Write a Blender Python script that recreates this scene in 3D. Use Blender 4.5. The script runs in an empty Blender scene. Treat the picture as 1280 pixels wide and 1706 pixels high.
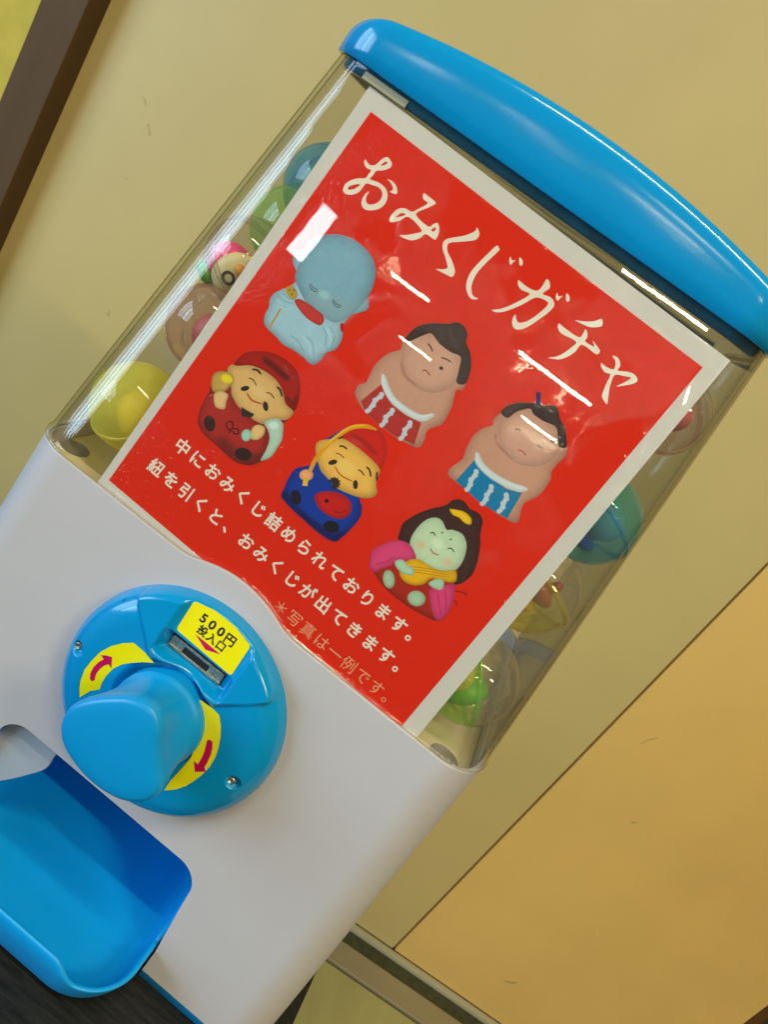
import bpy, math, random
import numpy as np
from mathutils import Vector, Matrix, geometry
random.seed(3)
rng = np.random.default_rng(5)
S = bpy.context.scene
COL = S.collection

# ------------------------------------------------------------------ camera
FPX, PW, PH = 1280.0, 1280.0, 1706.0          # focal length in photo pixels
EYE = 1.1208                                   # camera height above the floor
_Z = -np.array([-2114., 2915., FPX]); _Z /= np.linalg.norm(_Z)
_X = np.array([13068., 10699., -FPX]); _X /= np.linalg.norm(_X)
_X -= _Z * (_X @ _Z); _X /= np.linalg.norm(_X)
_Y = np.cross(_Z, _X)
B = np.array([_X, _Y, _Z])                     # image axes -> world axes
CAM = np.array([0., 0., EYE])
cam = bpy.data.objects.new('camera', bpy.data.cameras.new('camera')); COL.objects.link(cam)
m = Matrix.Identity(4)
for i in range(3):
    m[i][0] = B[i][0]; m[i][1] = -B[i][1]; m[i][2] = -B[i][2]; m[i][3] = CAM[i]
cam.matrix_world = m
cam.data.sensor_fit = 'VERTICAL'; cam.data.sensor_height = 36
cam.data.lens = FPX / PH * 36
cam.data.clip_start = .01; cam.data.clip_end = 30
cam.data.dof.use_dof = True; cam.data.dof.focus_distance = .37; cam.data.dof.aperture_fstop = 26
S.camera = cam
S.view_settings.view_transform = 'Standard'; S.view_settings.look = 'None'
S.view_settings.exposure = -.22; S.view_settings.gamma = 1
S.cycles.max_bounces = 14; S.cycles.transparent_max_bounces = 40
S.cycles.transmission_bounces = 8; S.cycles.glossy_bounces = 5; S.cycles.diffuse_bounces = 5
S.cycles.sample_clamp_indirect = 6
S.cycles.use_denoising = True

# ------------------------------------------------------------------ light: room air, ceiling tubes, a window on the left
w = bpy.data.worlds.new("World"); S.world = w; w.use_nodes = True
w.node_tree.nodes['Background'].inputs[0].default_value = (1.0, .92, .76, 1)
w.node_tree.nodes['Background'].inputs[1].default_value = .15

def area(name, loc, target, sx, sy, power, col):
    l = bpy.data.lights.new(name, 'AREA'); l.shape = 'RECTANGLE'; l.size = sx; l.size_y = sy
    l.energy = power * 1.3; l.color = col
    o = bpy.data.objects.new(name, l); COL.objects.link(o)
    o.location = Vector(loc) + Vector((0, 0, 0))
    d = Vector(target) - Vector(loc)
    o.rotation_euler = d.to_track_quat('-Z', 'Y').to_euler()
    return o
WARM = (1.0, .87, .58); COOL = (.50, .72, 1.0)
def tube(x0, x1, y, z=2.52, p=5, wd=.045):
    area('ceiling_tube', ((x0 + x1) / 2, y, z), ((x0 + x1) / 2, y, 0), x1 - x0, wd, p * (x1 - x0) / .5, WARM)
_n = np.array([0, -math.cos(math.radians(11.5)), math.sin(math.radians(11.5))])
def mirror(px, py, dist):                      # where a lamp must hang to glint at this spot of the case front
    d = B @ np.array([px - PW / 2, py - PH / 2, FPX]); d /= np.linalg.norm(d)
    q = d - 2 * (d @ _n) * _n; return CAM + d * .38 + q * dist
def tube_at(a, b, p=6, wd=.045, z=2.52):       # ceiling tube whose glint runs between two spots of the case front
    P = []
    for q in (a, b):
        v = mirror(*q, 1.0); o = mirror(*q, 0.0); d = v - o; P.append(o + d * (z - o[2]) / d[2])
    tube(min(P[0][0], P[1][0]), max(P[0][0], P[1][0]), (P[0][1] + P[1][1]) / 2, z, p, wd)
tube_at((862, 590), (986, 673), 10); tube_at((652, 453), (716, 506), 6); tube_at((668, 563), (718, 600), 5, .03)
tube_at((870, 692), (925, 738), 6); tube_at((1040, 452), (1176, 550), 5, .016); tube(.75, 1.3, -2.77, p=8)
tube(1.1, 1.9, -.9, p=22, wd=.06); tube(-.5, .7, -.35, p=8, wd=.06)  # the wide tube on the right is added to warm that side
for wy, ws, wp, wc in ((-.55, .30, 14, (.62, .80, 1.0)), (-1.05, .50, 22, COOL), (-1.75, .36, 24, (.55, .85, 1.0)), (-2.35, .50, 20, COOL), (-3.0, .30, 12, (.9, .93, 1.0))):
    area('window', (-2.7 + .05 * wy, wy, 1.35), (0, .35, .9), ws, 1.8, wp, wc)   # left window light, split into added strips of varied tint to streak the case
area('window', mirror(520, 388, 5.0), (0, .35, 1.0), .12, .38, 1.9, (.95, .97, 1.0))

# ------------------------------------------------------------------ helpers
R0 = np.array([-.055, .3252, EYE - .1978])     # machine frame origin: middle of the rim, front face (m)
L4, L11 = math.tan(math.radians(4)), math.tan(math.radians(11.5))

def ray(px, py):
    d = B @ np.array([px - PW / 2, py - PH / 2, FPX]); return d / d[1]
def at(px, py, y):                             # point of the pixel's ray at world depth y
    return CAM + ray(px, py) * y
def on_case(px, py, off=0.0):                  # -> (u, v) mm in the plane of the case front, off m proud of it
    a = math.radians(11.5); wv = np.array([0, math.sin(a), math.cos(a)]); n = np.array([0, -math.cos(a), math.sin(a)])
    r = ray(px, py); Q = R0 + n * off - CAM
    v = r * ((Q @ n) / (r @ n)) + CAM - R0
    return v[0] * 1000, (v @ wv) * 1000
def on_base(px, py, off=0.0):
    a = math.radians(4); wv = np.array([0, math.sin(a), math.cos(a)]); n = np.array([0, -math.cos(a), math.sin(a)])
    r = ray(px, py); Q = R0 + n * off - CAM
    v = r * ((Q @ n) / (r @ n)) + CAM - R0
    return v[0] * 1000, (v @ wv) * 1000

def mesh(name, verts, faces, mat=None, parent=None, smooth=True, label=None, scale=.001, mats=None, fm=None):
    me = bpy.data.meshes.new(name)
    me.from_pydata([tuple(c * scale for c in v) for v in verts], [], faces)
    if mats:
        for q in mats: me.materials.append(q)
        if fm: me.polygons.foreach_set('material_index', fm)
    elif mat: me.materials.append(mat)
    if smooth: me.polygons.foreach_set('use_smooth', [True] * len(me.polygons))
    me.update()
    o = bpy.data.objects.new(name, me); COL.objects.link(o)
    if parent: o.parent = parent
    if label: o['label'] = label
    return o
def empty(name, label, cat, loc=(0, 0, 0), group=None, kind=None):
    o = bpy.data.objects.new(name, None); COL.objects.link(o); o.location = loc
    o.empty_display_size = .02
    if label: o['label'] = label
    if cat: o['category'] = cat
    if group: o['group'] = group
    if kind: o['kind'] = kind
    return o
def box(x0, x1, y0, y1, z0, z1, bev=0):
    v = [(x, y, z) for x in (x0, x1) for y in (y0, y1) for z in (z0, z1)]
    f = [(0, 1, 3, 2), (4, 6, 7, 5), (0, 4, 5, 1), (2, 3, 7, 6), (0, 2, 6, 4), (1, 5, 7, 3)]
    return v, f
def boxo(name, b, mat, parent=None, bev=0, rot=0, label=None, scale=1.0):
    v, f = box(*b)
    o = mesh(name, v, f, mat, parent, smooth=False, label=label, scale=scale)
    if bev:
        md = o.modifiers.new('bevel', 'BEVEL'); md.width = bev; md.segments = 3
        o.data.polygons.foreach_set('use_smooth', [True] * len(o.data.polygons))
        o.modifiers.new('wn', 'WEIGHTED_NORMAL')
    o.rotation_euler.z = rot
    return o
def catmull(P, n=4):
    P = [np.array(p, float) for p in P]; N = len(P); out = []
    for i in range(N):
        a, b, c, d = P[i - 1], P[i], P[(i + 1) % N], P[(i + 2) % N]
        for k in range(n):
            t = k / n
            out.append(.5 * ((2 * b) + (c - a) * t + (2 * a - 5 * b + 4 * c - d) * t * t + (-a + 3 * b - 3 * c + d) * t ** 3))
    return out
def open_curve(P, n=6):
    P = [np.array(p, float) for p in P]; P = [2 * P[0] - P[1]] + P + [2 * P[-1] - P[-2]]; out = []
    for i in range(1, len(P) - 2):
        a, b, c, d = P[i - 1:i + 3]
        for k in range(n):
            t = k / n
            out.append(.5 * ((2 * b) + (c - a) * t + (2 * a - 5 * b + 4 * c - d) * t * t + (-a + 3 * b - 3 * c + d) * t ** 3))
    out.append(P[-2]); return out
def zoomer(ox, oy, s): return lambda pts: [(ox + x / s, oy + y / s) for x, y in pts]
def fill2d(loops):                             # loops of 2D points (outer, holes...) -> verts, tris
    ls = [[Vector((p[0], p[1], 0)) for p in L] for L in loops]
    tris = geometry.tessellate_polygon(ls)
    return [tuple(p) for L in loops for p in L], [tuple(t) for t in tris]

# ------------------------------------------------------------------ materials
def nt(name):
    mt = bpy.data.materials.new(name); mt.use_nodes = True
    t = mt.node_tree; t.nodes.clear()
    out = t.nodes.new('ShaderNodeOutputMaterial')
    return mt, t, out
def N(t, kind, **kw):
    n = t.nodes.new(kind)
    for k, v in kw.items():
        if hasattr(n, k): setattr(n, k, v)
    return n
def noise(t, scale, detail=4, rough=.55, vec=None, stretch=None):
    tc = N(t, 'ShaderNodeTexCoord'); mp = N(t, 'ShaderNodeMapping')
    if stretch: mp.inputs['Scale'].default_value = stretch
    t.links.new(tc.outputs['Object'], mp.inputs[0])
    n = N(t, 'ShaderNodeTexNoise'); n.inputs['Scale'].default_value = scale
    n.inputs['Detail'].default_value = detail; n.inputs['Roughness'].default_value = rough
    t.links.new(mp.outputs[0], n.inputs['Vector']); return n
def ramp(t, fac, stops):
    r = N(t, 'ShaderNodeValToRGB'); e = r.color_ramp.elements
    while len(e) < len(stops): e.new(.5)
    for i, (p, c) in enumerate(stops):
        e[i].position = p; e[i].color = (*c, 1) if len(c) == 3 else c
    t.links.new(fac, r.inputs[0]); return r
def bump(t, h, strength, dist=.001):
    b = N(t, 'ShaderNodeBump'); b.inputs['Strength'].default_value = strength; b.inputs['Distance'].default_value = dist
    t.links.new(h, b.inputs['Height']); return b
def solid(name, c, rough=.4, var=.06, nscale=30, bstr=.0, bscale=300, metal=0, spec=.5, coat=0, sss=0, stretch=None, dark=None, scuff=0):
    mt, t, out = nt(name); p = N(t, 'ShaderNodeBsdfPrincipled'); t.links.new(p.outputs[0], out.inputs[0])
    n = noise(t, nscale, 5, .6, stretch=stretch)
    lo = tuple(max(0, x * (1 - var)) for x in c) if dark is None else dark
    hi = tuple(min(1, x * (1 + var)) for x in c)
    r = ramp(t, n.outputs['Fac'], [(.3, lo), (.7, hi)]); t.links.new(r.outputs[0], p.inputs['Base Color'])
    n2 = noise(t, nscale * 3, 6, .7)
    mr = N(t, 'ShaderNodeMapRange'); mr.inputs['To Min'].default_value = rough * .85; mr.inputs['To Max'].default_value = min(1, rough * 1.2)
    t.links.new(n2.outputs['Fac'], mr.inputs[0]); t.links.new(mr.outputs[0], p.inputs['Roughness'])
    p.inputs['Metallic'].default_value = metal; p.inputs['Specular IOR Level'].default_value = spec
    p.inputs['Coat Weight'].default_value = coat; p.inputs['Coat Roughness'].default_value = .08
    if sss:
        p.inputs['Subsurface Weight'].default_value = sss; p.inputs['Subsurface Radius'].default_value = (.004, .004, .004)
        p.inputs['Subsurface Scale'].default_value = 1
    if bstr:
        n3 = noise(t, bscale, 4, .6); b = bump(t, n3.outputs['Fac'], bstr); t.links.new(b.outputs[0], p.inputs['Normal'])
    if scuff:                                  # sparse rubbed marks and specks
        a1 = noise(t, scuff, 3, .75, stretch=(1, 1, .45)); a2 = noise(t, scuff * .23, 2, .5)
        mm_ = N(t, 'ShaderNodeMath', operation='MULTIPLY'); t.links.new(a1.outputs['Fac'], mm_.inputs[0]); t.links.new(a2.outputs['Fac'], mm_.inputs[1])
        rs = ramp(t, mm_.outputs[0], [(.455, (0, 0, 0)), (.50, (1, 1, 1))])
        mc = N(t, 'ShaderNodeMixRGB'); t.links.new(rs.outputs[0], mc.inputs[0]); t.links.new(r.outputs[0], mc.inputs[1]); mc.inputs[2].default_value = (c[0] * .62, c[1] * .58, c[2] * .6, 1)
        t.links.new(mc.outputs[0], p.inputs['Base Color'])
    return mt
def clear(name, tint=(.985, .985, .975), body=None, edge=(.05, .045, .03), rough=.012, ior=1.5, e0=.36, bstr=0):
    mt, t, out = nt(name)
    lw = N(t, 'ShaderNodeLayerWeight'); lw.inputs['Blend'].default_value = .5
    r = ramp(t, lw.outputs['Facing'], [(0, tint), (e0, tint), (e0 * .45 + .55, tuple((a * .88 + b * .12) for a, b in zip(tint, edge))), (.92, tuple((a * .4 + b * .6) for a, b in zip(tint, edge))), (1.0, edge)])
    tr = N(t, 'ShaderNodeBsdfTransparent'); t.links.new(r.outputs[0], tr.inputs[0])
    gl = N(t, 'ShaderNodeBsdfGlossy'); gl.inputs['Roughness'].default_value = rough
    f0 = ((ior - 1) / (ior + 1)) ** 2                 # Schlick, the same from both sides of the thin wall
    pw_ = N(t, 'ShaderNodeMath', operation='POWER'); t.links.new(lw.outputs['Facing'], pw_.inputs[0]); pw_.inputs[1].default_value = 5
    fr = N(t, 'ShaderNodeMath', operation='MULTIPLY_ADD'); t.links.new(pw_.outputs[0], fr.inputs[0]); fr.inputs[1].default_value = 1 - f0; fr.inputs[2].default_value = f0
    mx = N(t, 'ShaderNodeMixShader')
    if bstr:
        n3 = noise(t, 60, 3, .5, stretch=(1, 1, .25)); b = bump(t, n3.outputs['Fac'], bstr)
        t.links.new(b.outputs[0], gl.inputs['Normal'])
    t.links.new(fr.outputs[0], mx.inputs[0]); t.links.new(tr.outputs[0], mx.inputs[1]); t.links.new(gl.outputs[0], mx.inputs[2])
    if body:
        df = N(t, 'ShaderNodeBsdfDiffuse'); df.inputs[0].default_value = (*body[:3], 1)
        tl = N(t, 'ShaderNodeBsdfTranslucent'); tl.inputs[0].default_value = (*body[:3], 1)
        m2 = N(t, 'ShaderNodeMixShader'); t.links.new(df.outputs[0], m2.inputs[1]); t.links.new(tl.outputs[0], m2.inputs[2])
        m3 = N(t, 'ShaderNodeMixShader'); m3.inputs[0].default_value = body[3]
        t.links.new(mx.outputs[0], m3.inputs[1]); t.links.new(m2.outputs[0], m3.inputs[2]); mx = m3
    t.links.new(mx.outputs[0], out.inputs[0]); return mt

M_WHITE = solid('white_plastic', (.50, .487, .508), .36, .025, 12, .04, 900, scuff=160)
M_BLUE = solid('blue_plastic', (.0, .26, .58), .13, .04, 15, .012, 700, spec=.5, scuff=150)
M_BLUE_KNOB = solid('blue_plastic_satin', (.0, .285, .66), .36, .03, 20, .05, 900, spec=.45)
M_BLUE_TRAY = solid('blue_plastic_tray', (.0, .33, .80), .4, .04, 20, .03, 700, scuff=120)
M_CLEAR = clear('clear_case_plastic', bstr=.03)
M_FLOOR_PLATE = solid('cream_plastic', (.66, .60, .40), .35, .03, 20)
M_FLAP = solid('grey_flap_plastic', (.36, .40, .44), .4, .04, 20)
M_HOLE = solid('grey_recess', (.30, .29, .26), .5, .1, 60)
M_YELLOW = solid('yellow_sticker', (.80, .74, .0), .35, .02, 30, .02, 300)
M_MAGENTA = solid('magenta_ink', (.50, .0, .09), .4, .05, 400)
M_BLACK = solid('black_ink', (.012, .012, .012), .4, .1, 100)
M_METAL = solid('worn_steel', (.55, .52, .42), .35, .35, 500, .4, 900, metal=1)
M_DARK = solid('dark_slot', (.01, .01, .012), .6, .3, 100)
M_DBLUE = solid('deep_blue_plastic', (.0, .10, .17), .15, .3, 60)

# ------------------------------------------------------------------ the machine
machine = empty('capsule_machine', 'blue and white capsule toy vending machine with a clear case and big blue turning knob', 'capsule machine', tuple(R0))
def sub(o): o.parent = machine; return o
CX, RC, YB = -4.0, 24.0, 205.0
def half(z):
    return 143.0 - 19.0 * z / 231 if z > 0 else 143.0 - 7.5 * z / 218
def yf(z):
    return z * L11 if z > 0 else z * L4
# perimeter parameterisation of the rounded rectangle
def perimeter(n_front=170, n_c=14, n_side=24, n_back=30):
    out = []
    for i in range(n_front): out.append(('f', i / n_front))
    for i in range(n_c): out.append(('c0', i / n_c))
    for i in range(n_side): out.append(('r', i / n_side))
    for i in range(n_c): out.append(('c1', i / n_c))
    for i in range(n_back): out.append(('b', i / n_back))
    for i in range(n_c): out.append(('c2', i / n_c))
    for i in range(n_side): out.append(('l', i / n_side))
    for i in range(n_c): out.append(('c3', i / n_c))
    return out
PER = perimeter()
def ppt(tag, t, a, y0, y1, r, cx=CX):
    x0, x1 = cx - a, cx + a
    h = math.pi / 2
    if tag == 'f': return x0 + r + (x1 - x0 - 2 * r) * t, y0, 0, -1
    if tag == 'c0': q = -h + h * t; return x1 - r + r * math.cos(q), y0 + r + r * math.sin(q), math.cos(q), math.sin(q)
    if tag == 'r': return x1, y0 + r + (y1 - y0 - 2 * r) * t, 1, 0
    if tag == 'c1': q = h * t; return x1 - r + r * math.cos(q), y1 - r + r * math.sin(q), math.cos(q), math.sin(q)
    if tag == 'b': return x1 - r - (x1 - x0 - 2 * r) * t, y1, 0, 1
    if tag == 'c2': q = h + h * t; return x0 + r + r * math.cos(q), y1 - r + r * math.sin(q), math.cos(q), math.sin(q)
    if tag == 'l': return x0, y1 - r - (y1 - y0 - 2 * r) * t, -1, 0
    q = 2 * h + h * t; return x0 + r + r * math.cos(q), y0 + r + r * math.sin(q), math.cos(q), math.sin(q)
def rim(x):                                    # the rim arches over the dial plate
    u = x + 10; c = -54.5 + math.sqrt(max(0, 62 ** 2 - u * u)); k = .55
    return math.log(1 + math.exp(max(-50, min(50, k * c)))) / k if c > -60 else 0
def wall_pt(i, zfun, inset):
    tag, t = PER[i]
    x, y, nx, ny = ppt(tag, t, half(0) - inset, yf(0) + inset, YB - inset, RC - inset)
    z = zfun(x, tag)
    x, y, nx, ny = ppt(tag, t, half(z) - inset, yf(z) + inset, YB - inset, RC - inset)
    return (x, y, z)
def skin(rings, closed_rows=False):
    n = len(rings[0]); v = [p for r in rings for p in r]; f = []
    for a in range(len(rings) - 1 + (1 if closed_rows else 0)):
        b = (a + 1) % len(rings)
        for i in range(n):
            j = (i + 1) % n
            f.append((a * n + i, a * n + j, b * n + j, b * n + i))
    return v, f
NP = len(PER)
rimz = lambda x, tag: rim(x) if tag in ('f',) else 0.0
FZ = -11.0
# base body (solid, then the tray opening is cut out)
rings = []
ZB = -215.0
for k in range(0, 13):
    t = k / 12
    rings.append([wall_pt(i, lambda x, tag: ZB * (1 - t) + t * (rimz(x, tag) - 1.2), 0) for i in range(NP)])
rings.append([wall_pt(i, lambda x, tag: rimz(x, tag) - .4, .35) for i in range(NP)])
rings.append([wall_pt(i, lambda x, tag: rimz(x, tag) - .1, 1.2) for i in range(NP)])
rings.append([wall_pt(i, lambda x, tag: rimz(x, tag) - .8, 3.0) for i in range(NP)])
rings.append([wall_pt(i, lambda x, tag: FZ - 16, 3.0) for i in range(NP)])
v, f = skin(rings)
nb = len(v)
v.append((CX, 100, FZ - 16)); v.append((CX, 100, ZB))
last = (len(rings) - 1) * NP
for i in range(NP):
    f.append((last + i, last + (i + 1) % NP, nb)); f.append(((i + 1) % NP, i, nb + 1))
base = mesh('base_body', v, f, M_WHITE, machine)
def prism(profile, y0, y1):                    # profile of (x, z), front/back planes follow the 4 degree lean
    n = len(profile); vv = [(x, y0 + z * L4, z) for x, z in profile] + [(x, y1 + z * L4, z) for x, z in profile]
    ff = [tuple(range(n)), tuple(range(2 * n - 1, n - 1, -1))] + [(i + n, (i + 1) % n + n, (i + 1) % n, i) for i in range(n)]
    return vv, ff
def opening():
    pts = [(67.5, -232), (67.0, -200), (62.5, -163)]
    cx, cz, r = 62.0 - 15, -156.0, 15
    for k in range(1, 9):
        q = math.radians(5 + 85 * k / 8); pts.append((cx + r * math.cos(q), cz + r * math.sin(q)))
    cx = -7 - (cx + 7)
    for k in range(0, 8):
        q = math.radians(90 + 85 * k / 8); pts.append((cx + r * math.cos(q), cz + r * math.sin(q)))
    pts += [(-76.5, -163), (-81, -200), (-81.5, -232)]
    return pts
cut1 = mesh('cut', *prism(opening(), -30, 5))
cut2 = mesh('cut', *prism([(66.9, -232), (66.9, -130), (-80.9, -130), (-80.9, -232)], 2.2, 92))
for c in (cut1, cut2):
    c.parent = machine
    md = base.modifiers.new('b', 'BOOLEAN'); md.object = c; md.operation = 'DIFFERENCE'; md.solver = 'EXACT'
bpy.context.view_layer.update()
dg = bpy.context.evaluated_depsgraph_get()
me = bpy.data.meshes.new_from_object(base.evaluated_get(dg), depsgraph=dg)
base.modifiers.clear(); base.data = me
for c in (cut1, cut2): bpy.data.objects.remove(c)
me.polygons.foreach_set('use_smooth', [True] * len(me.polygons))
md = base.modifiers.new('bevel', 'BEVEL'); md.width = .0006; md.segments = 2; md.limit_method = 'ANGLE'; md.angle_limit = math.radians(50)
base.modifiers.new('wn', 'WEIGHTED_NORMAL')

# blue plinth under the white shell
rings = []
for z, ins in ((-223, 3), (-222.6, 2.2), (-215.1, 1.8)):
    rings.append([(*ppt(*PER[i], half(ZB) - ins, yf(ZB) + ins, YB - ins, RC - ins)[:2], z) for i in range(NP)])
v, f = skin(rings)
f = [q for q in f if not all(v[i][1] < -5 and -82 < v[i][0] < 68 for i in q)]
mesh('base_plinth', v, f, M_BLUE_TRAY, machine)

# clear case: outer and inner wall, a rounded foot flange and a top edge
ZT = 231.0
def case_rings(ins, z0off, z1, n=16):
    out = []
    for t in [0, .0012, .003, .006, .012, .03] + [(k + 1) / n for k in range(n - 1)] + [.985, .997, 1]:
        out.append([wall_pt(i, lambda x, tag: (rimz(x, tag) + z0off) * (1 - t) + t * z1, ins) for i in range(NP)])
    return out
outer = case_rings(0, 2.2, ZT); inner = case_rings(2.2, 3.0, ZT)
foot = [[wall_pt(i, lambda x, tag: rimz(x, tag) + z, ins) for i in range(NP)] for z, ins in ((.2, 1.5), (.15, .2), (.6, -.8), (1.4, -1.0), (2.0, -.5))]
rings = list(reversed(inner)) + [[wall_pt(i, lambda x, tag: rimz(x, tag) + .3, 3.0) for i in range(NP)]] + foot + outer
v, f = skin(rings, closed_rows=True)
mesh('clear_case', v, f, M_CLEAR, machine)

# lid
def lidH(x): return 33.5 - 12.0 * (x / 112) ** 2
lr = []
LA, LY0 = half(ZT) + 1.6, yf(ZT) - 1.6
def lid_ring(k, hfrac, z0=ZT):
    out = []
    for tag, t in PER:
        x, y, nx, ny = ppt(tag, t, LA, LY0, YB + 1.5, RC)
        x2 = x - nx * 24 * k; y2 = y - ny * (10 if y < 100 else 22) * k
        out.append((x2, y2 + L11 * .0, z0 + lidH(x2) * hfrac))
    return out
lr.append([(x - nx * 3, y - ny * 3, ZT + .6) for x, y, nx, ny in [ppt(tag, t, LA, LY0, YB + 1.5, RC) for tag, t in PER]])
lr.append([(x, y, ZT + .1) for x, y, nx, ny in [ppt(tag, t, LA - .4, LY0 + .4, YB + 1.1, RC) for tag, t in PER]])
e = 2 / 3.9
for k in range(0, 15):
    th = math.pi / 2 * k / 14
    lr.append(lid_ring(1 - max(0, math.cos(th)) ** e, max(.02, math.sin(th) ** e)))
top = lr[-1]; cyy = (LY0 + YB) / 2
for k in range(1, 12):
    s = 1 - k / 12 * .98
    lr.append([(CX + (x - CX) * s, cyy + (y - cyy) * s, ZT + lidH(CX + (x - CX) * s) + 4 * (1 - s * s)) for x, y, z in top])
v, f = skin(lr); nb = len(v); v.append((CX, cyy, ZT + lidH(0) + 4))
last = (len(lr) - 1) * NP
for i in range(NP): f.append((last + i, last + (i + 1) % NP, nb))
lid = mesh('lid', v, f, M_BLUE, machine)
# inner skirt and underside of the lid, seen through the clear wall
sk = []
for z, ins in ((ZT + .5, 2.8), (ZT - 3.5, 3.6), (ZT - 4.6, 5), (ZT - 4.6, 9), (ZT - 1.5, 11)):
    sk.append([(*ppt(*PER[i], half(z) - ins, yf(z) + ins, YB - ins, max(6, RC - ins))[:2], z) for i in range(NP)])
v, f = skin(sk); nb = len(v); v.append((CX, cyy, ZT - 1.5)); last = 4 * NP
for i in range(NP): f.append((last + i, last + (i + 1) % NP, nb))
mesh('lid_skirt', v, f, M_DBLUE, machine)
vv = []; ff = []
for i, (x0, x1) in enumerate([(-106, -81)]):
    z0, z1 = ZT - 4.6, ZT - 1.2
    vv += [(x0, yf(z0) + 2.9, z0), (x1, yf(z0) + 2.9, z0), (x1, yf(z1) + 2.9, z1), (x0, yf(z1) + 2.9, z1)]; ff.append((0, 1, 2, 3))
mesh('skirt_slot', vv, ff, M_FLOOR_PLATE, machine, smooth=False, label='pale slot showing just under the left end of the lid')

# floor plate with two recessed cups
def floor_pt(px, py, z):
    r = ray(px, py); t = (R0[2] + z / 1000 - EYE) / r[2]; p = CAM + r * t - R0; return p[0] * 1000, p[1] * 1000
FZ = -11.0
cups = [floor_pt(124, 746, FZ), floor_pt(740, 1260, FZ)]
outl = [ppt(*PER[i], half(FZ) - 3.2, yf(FZ) + 3.2, YB - 3.2, RC - 3.2)[:2] for i in range(0, NP, 2)]
loops = [outl]; CR = 8.5
for c in cups: loops.append([(c[0] + CR * math.cos(-q * math.pi / 16), c[1] + CR * math.sin(-q * math.pi / 16)) for q in range(32)])
vv, ff = fill2d(loops)
plate = mesh('case_floor', [(x, y, FZ) for x, y in vv], ff, M_FLOOR_PLATE, machine, smooth=False)
for c in cups:
    rg = [[(c[0] + CR * s * math.cos(q * math.pi / 16), c[1] + CR * s * math.sin(q * math.pi / 16), FZ - d) for q in range(32)] for s, d in ((1, 0), (.93, .8), (.9, 12), (.01, 12.5))]
    mesh('floor_cup', *skin(rg), M_HOLE, machine)

# tray ---------------------------------------------------------------
TC, TN = -7.0, []
def tray_outline(n=240):
    P = []
    for i in range(NP): P.append(PER[i])
    return P
def tray_pt(tag, t, z, ins):
    s = min(1, max(0, (z + 221) / 26)); s = s ** .6
    a = 66.5 + 6.6 * s; y0 = -50 - 10.5 * s; y1 = 62 + 14
    rf, rb = max(3, 30 - ins), max(3, 10 - ins)
    if tag in ('r', 'l'):
        ya, yb = y0 + ins + rf, y1 - ins - rb; x = TC + (a - ins) * (1 if tag == 'r' else -1)
        return x, (ya + (yb - ya) * t if tag == 'r' else yb - (yb - ya) * t), (1 if tag == 'r' else -1), 0
    x, y, nx, ny = ppt(tag, t, a - ins, y0 + ins, y1 - ins, rf if tag in ('f', 'c0', 'c3') else rb, TC)
    return x, y, nx, ny
def sst(a, b, x):
    t = min(1, max(0, (x - a) / (b - a))); return t * t * (3 - 2 * t)
def tray_top(x, y):
    lip = -188.5 - 9.5 * sst(28, 46, x) - 9.5 * sst(-42, -60, x)
    ych = y - (-138) * L4
    inside = sst(.8, 3.4, ych)
    up = -136.0
    return lip * (1 - inside) + up * inside
TP = perimeter(150, 24, 90, 60)
rg = []
def tring(fn): rg.append([fn(tag, t) for tag, t in TP])
def outer_at(fr, ins):
    def fn(tag, t):
        x, y, _, _ = tray_pt(tag, t, -190, 0); zt = tray_top(x, y)
        z = -221 + (zt + 221) * fr
        x, y, _, _ = tray_pt(tag, t, z, ins); return (x, y, z)
    return fn
tring(lambda tag, t: (*tray_pt(tag, t, -221, 4)[:2], -221.5))
for fr in (0, .03, .08, .2, .4, .6, .8, .9, .97): tring(outer_at(fr, 0 if fr else 1))
tring(outer_at(1.0, .5)); tring(outer_at(1.0, 1.3)); tring(outer_at(1.0, 2.2)); tring(outer_at(.97, 2.7))
def inner_at(fr, ins):
    def fn(tag, t):
        x, y, _, _ = tray_pt(tag, t, -190, 0); z = -211.5 + (tray_top(x, y) + 211.5) * fr
        x, y, _, _ = tray_pt(tag, t, z, ins); return (x, y, z)
    return fn
for fr in (.9, .7, .5, .3, .12): tring(inner_at(fr, 2.9 + .6 * (1 - fr)))
tring(lambda tag, t: (*tray_pt(tag, t, -211, 5)[:2], -213)); tring(lambda tag, t: (*tray_pt(tag, t, -212, 9)[:2], -216)); tring(lambda tag, t: (*tray_pt(tag, t, -214, 16)[:2], -217))
v, f = skin(rg); n = len(TP); nb = len(v); v.append((TC, 8, -217.5)); v.append((TC, 8, -221.5))
last = (len(rg) - 1) * n
for i in range(n): f.append((last + i, last + (i + 1) % n, nb)); f.append(((i + 1) % n, i, nb + 1))
tray = mesh('tray', v, f, M_BLUE_TRAY, machine)

# pale flap hanging in the left of the opening
fp = catmull([(-43, -130), (-43, -150), (-43.5, -160), (-50, -171), (-57, -181), (-64, -189.5), (-71, -196), (-78, -201), (-79, -180), (-79, -150), (-79, -130)], 4)
flap = mesh('chute_flap', *prism([tuple(p) for p in fp][::-1], 6.2, 7.8), M_FLAP, machine, smooth=False)
flap.modifiers.new('bevel', 'BEVEL').width = .0004
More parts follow.
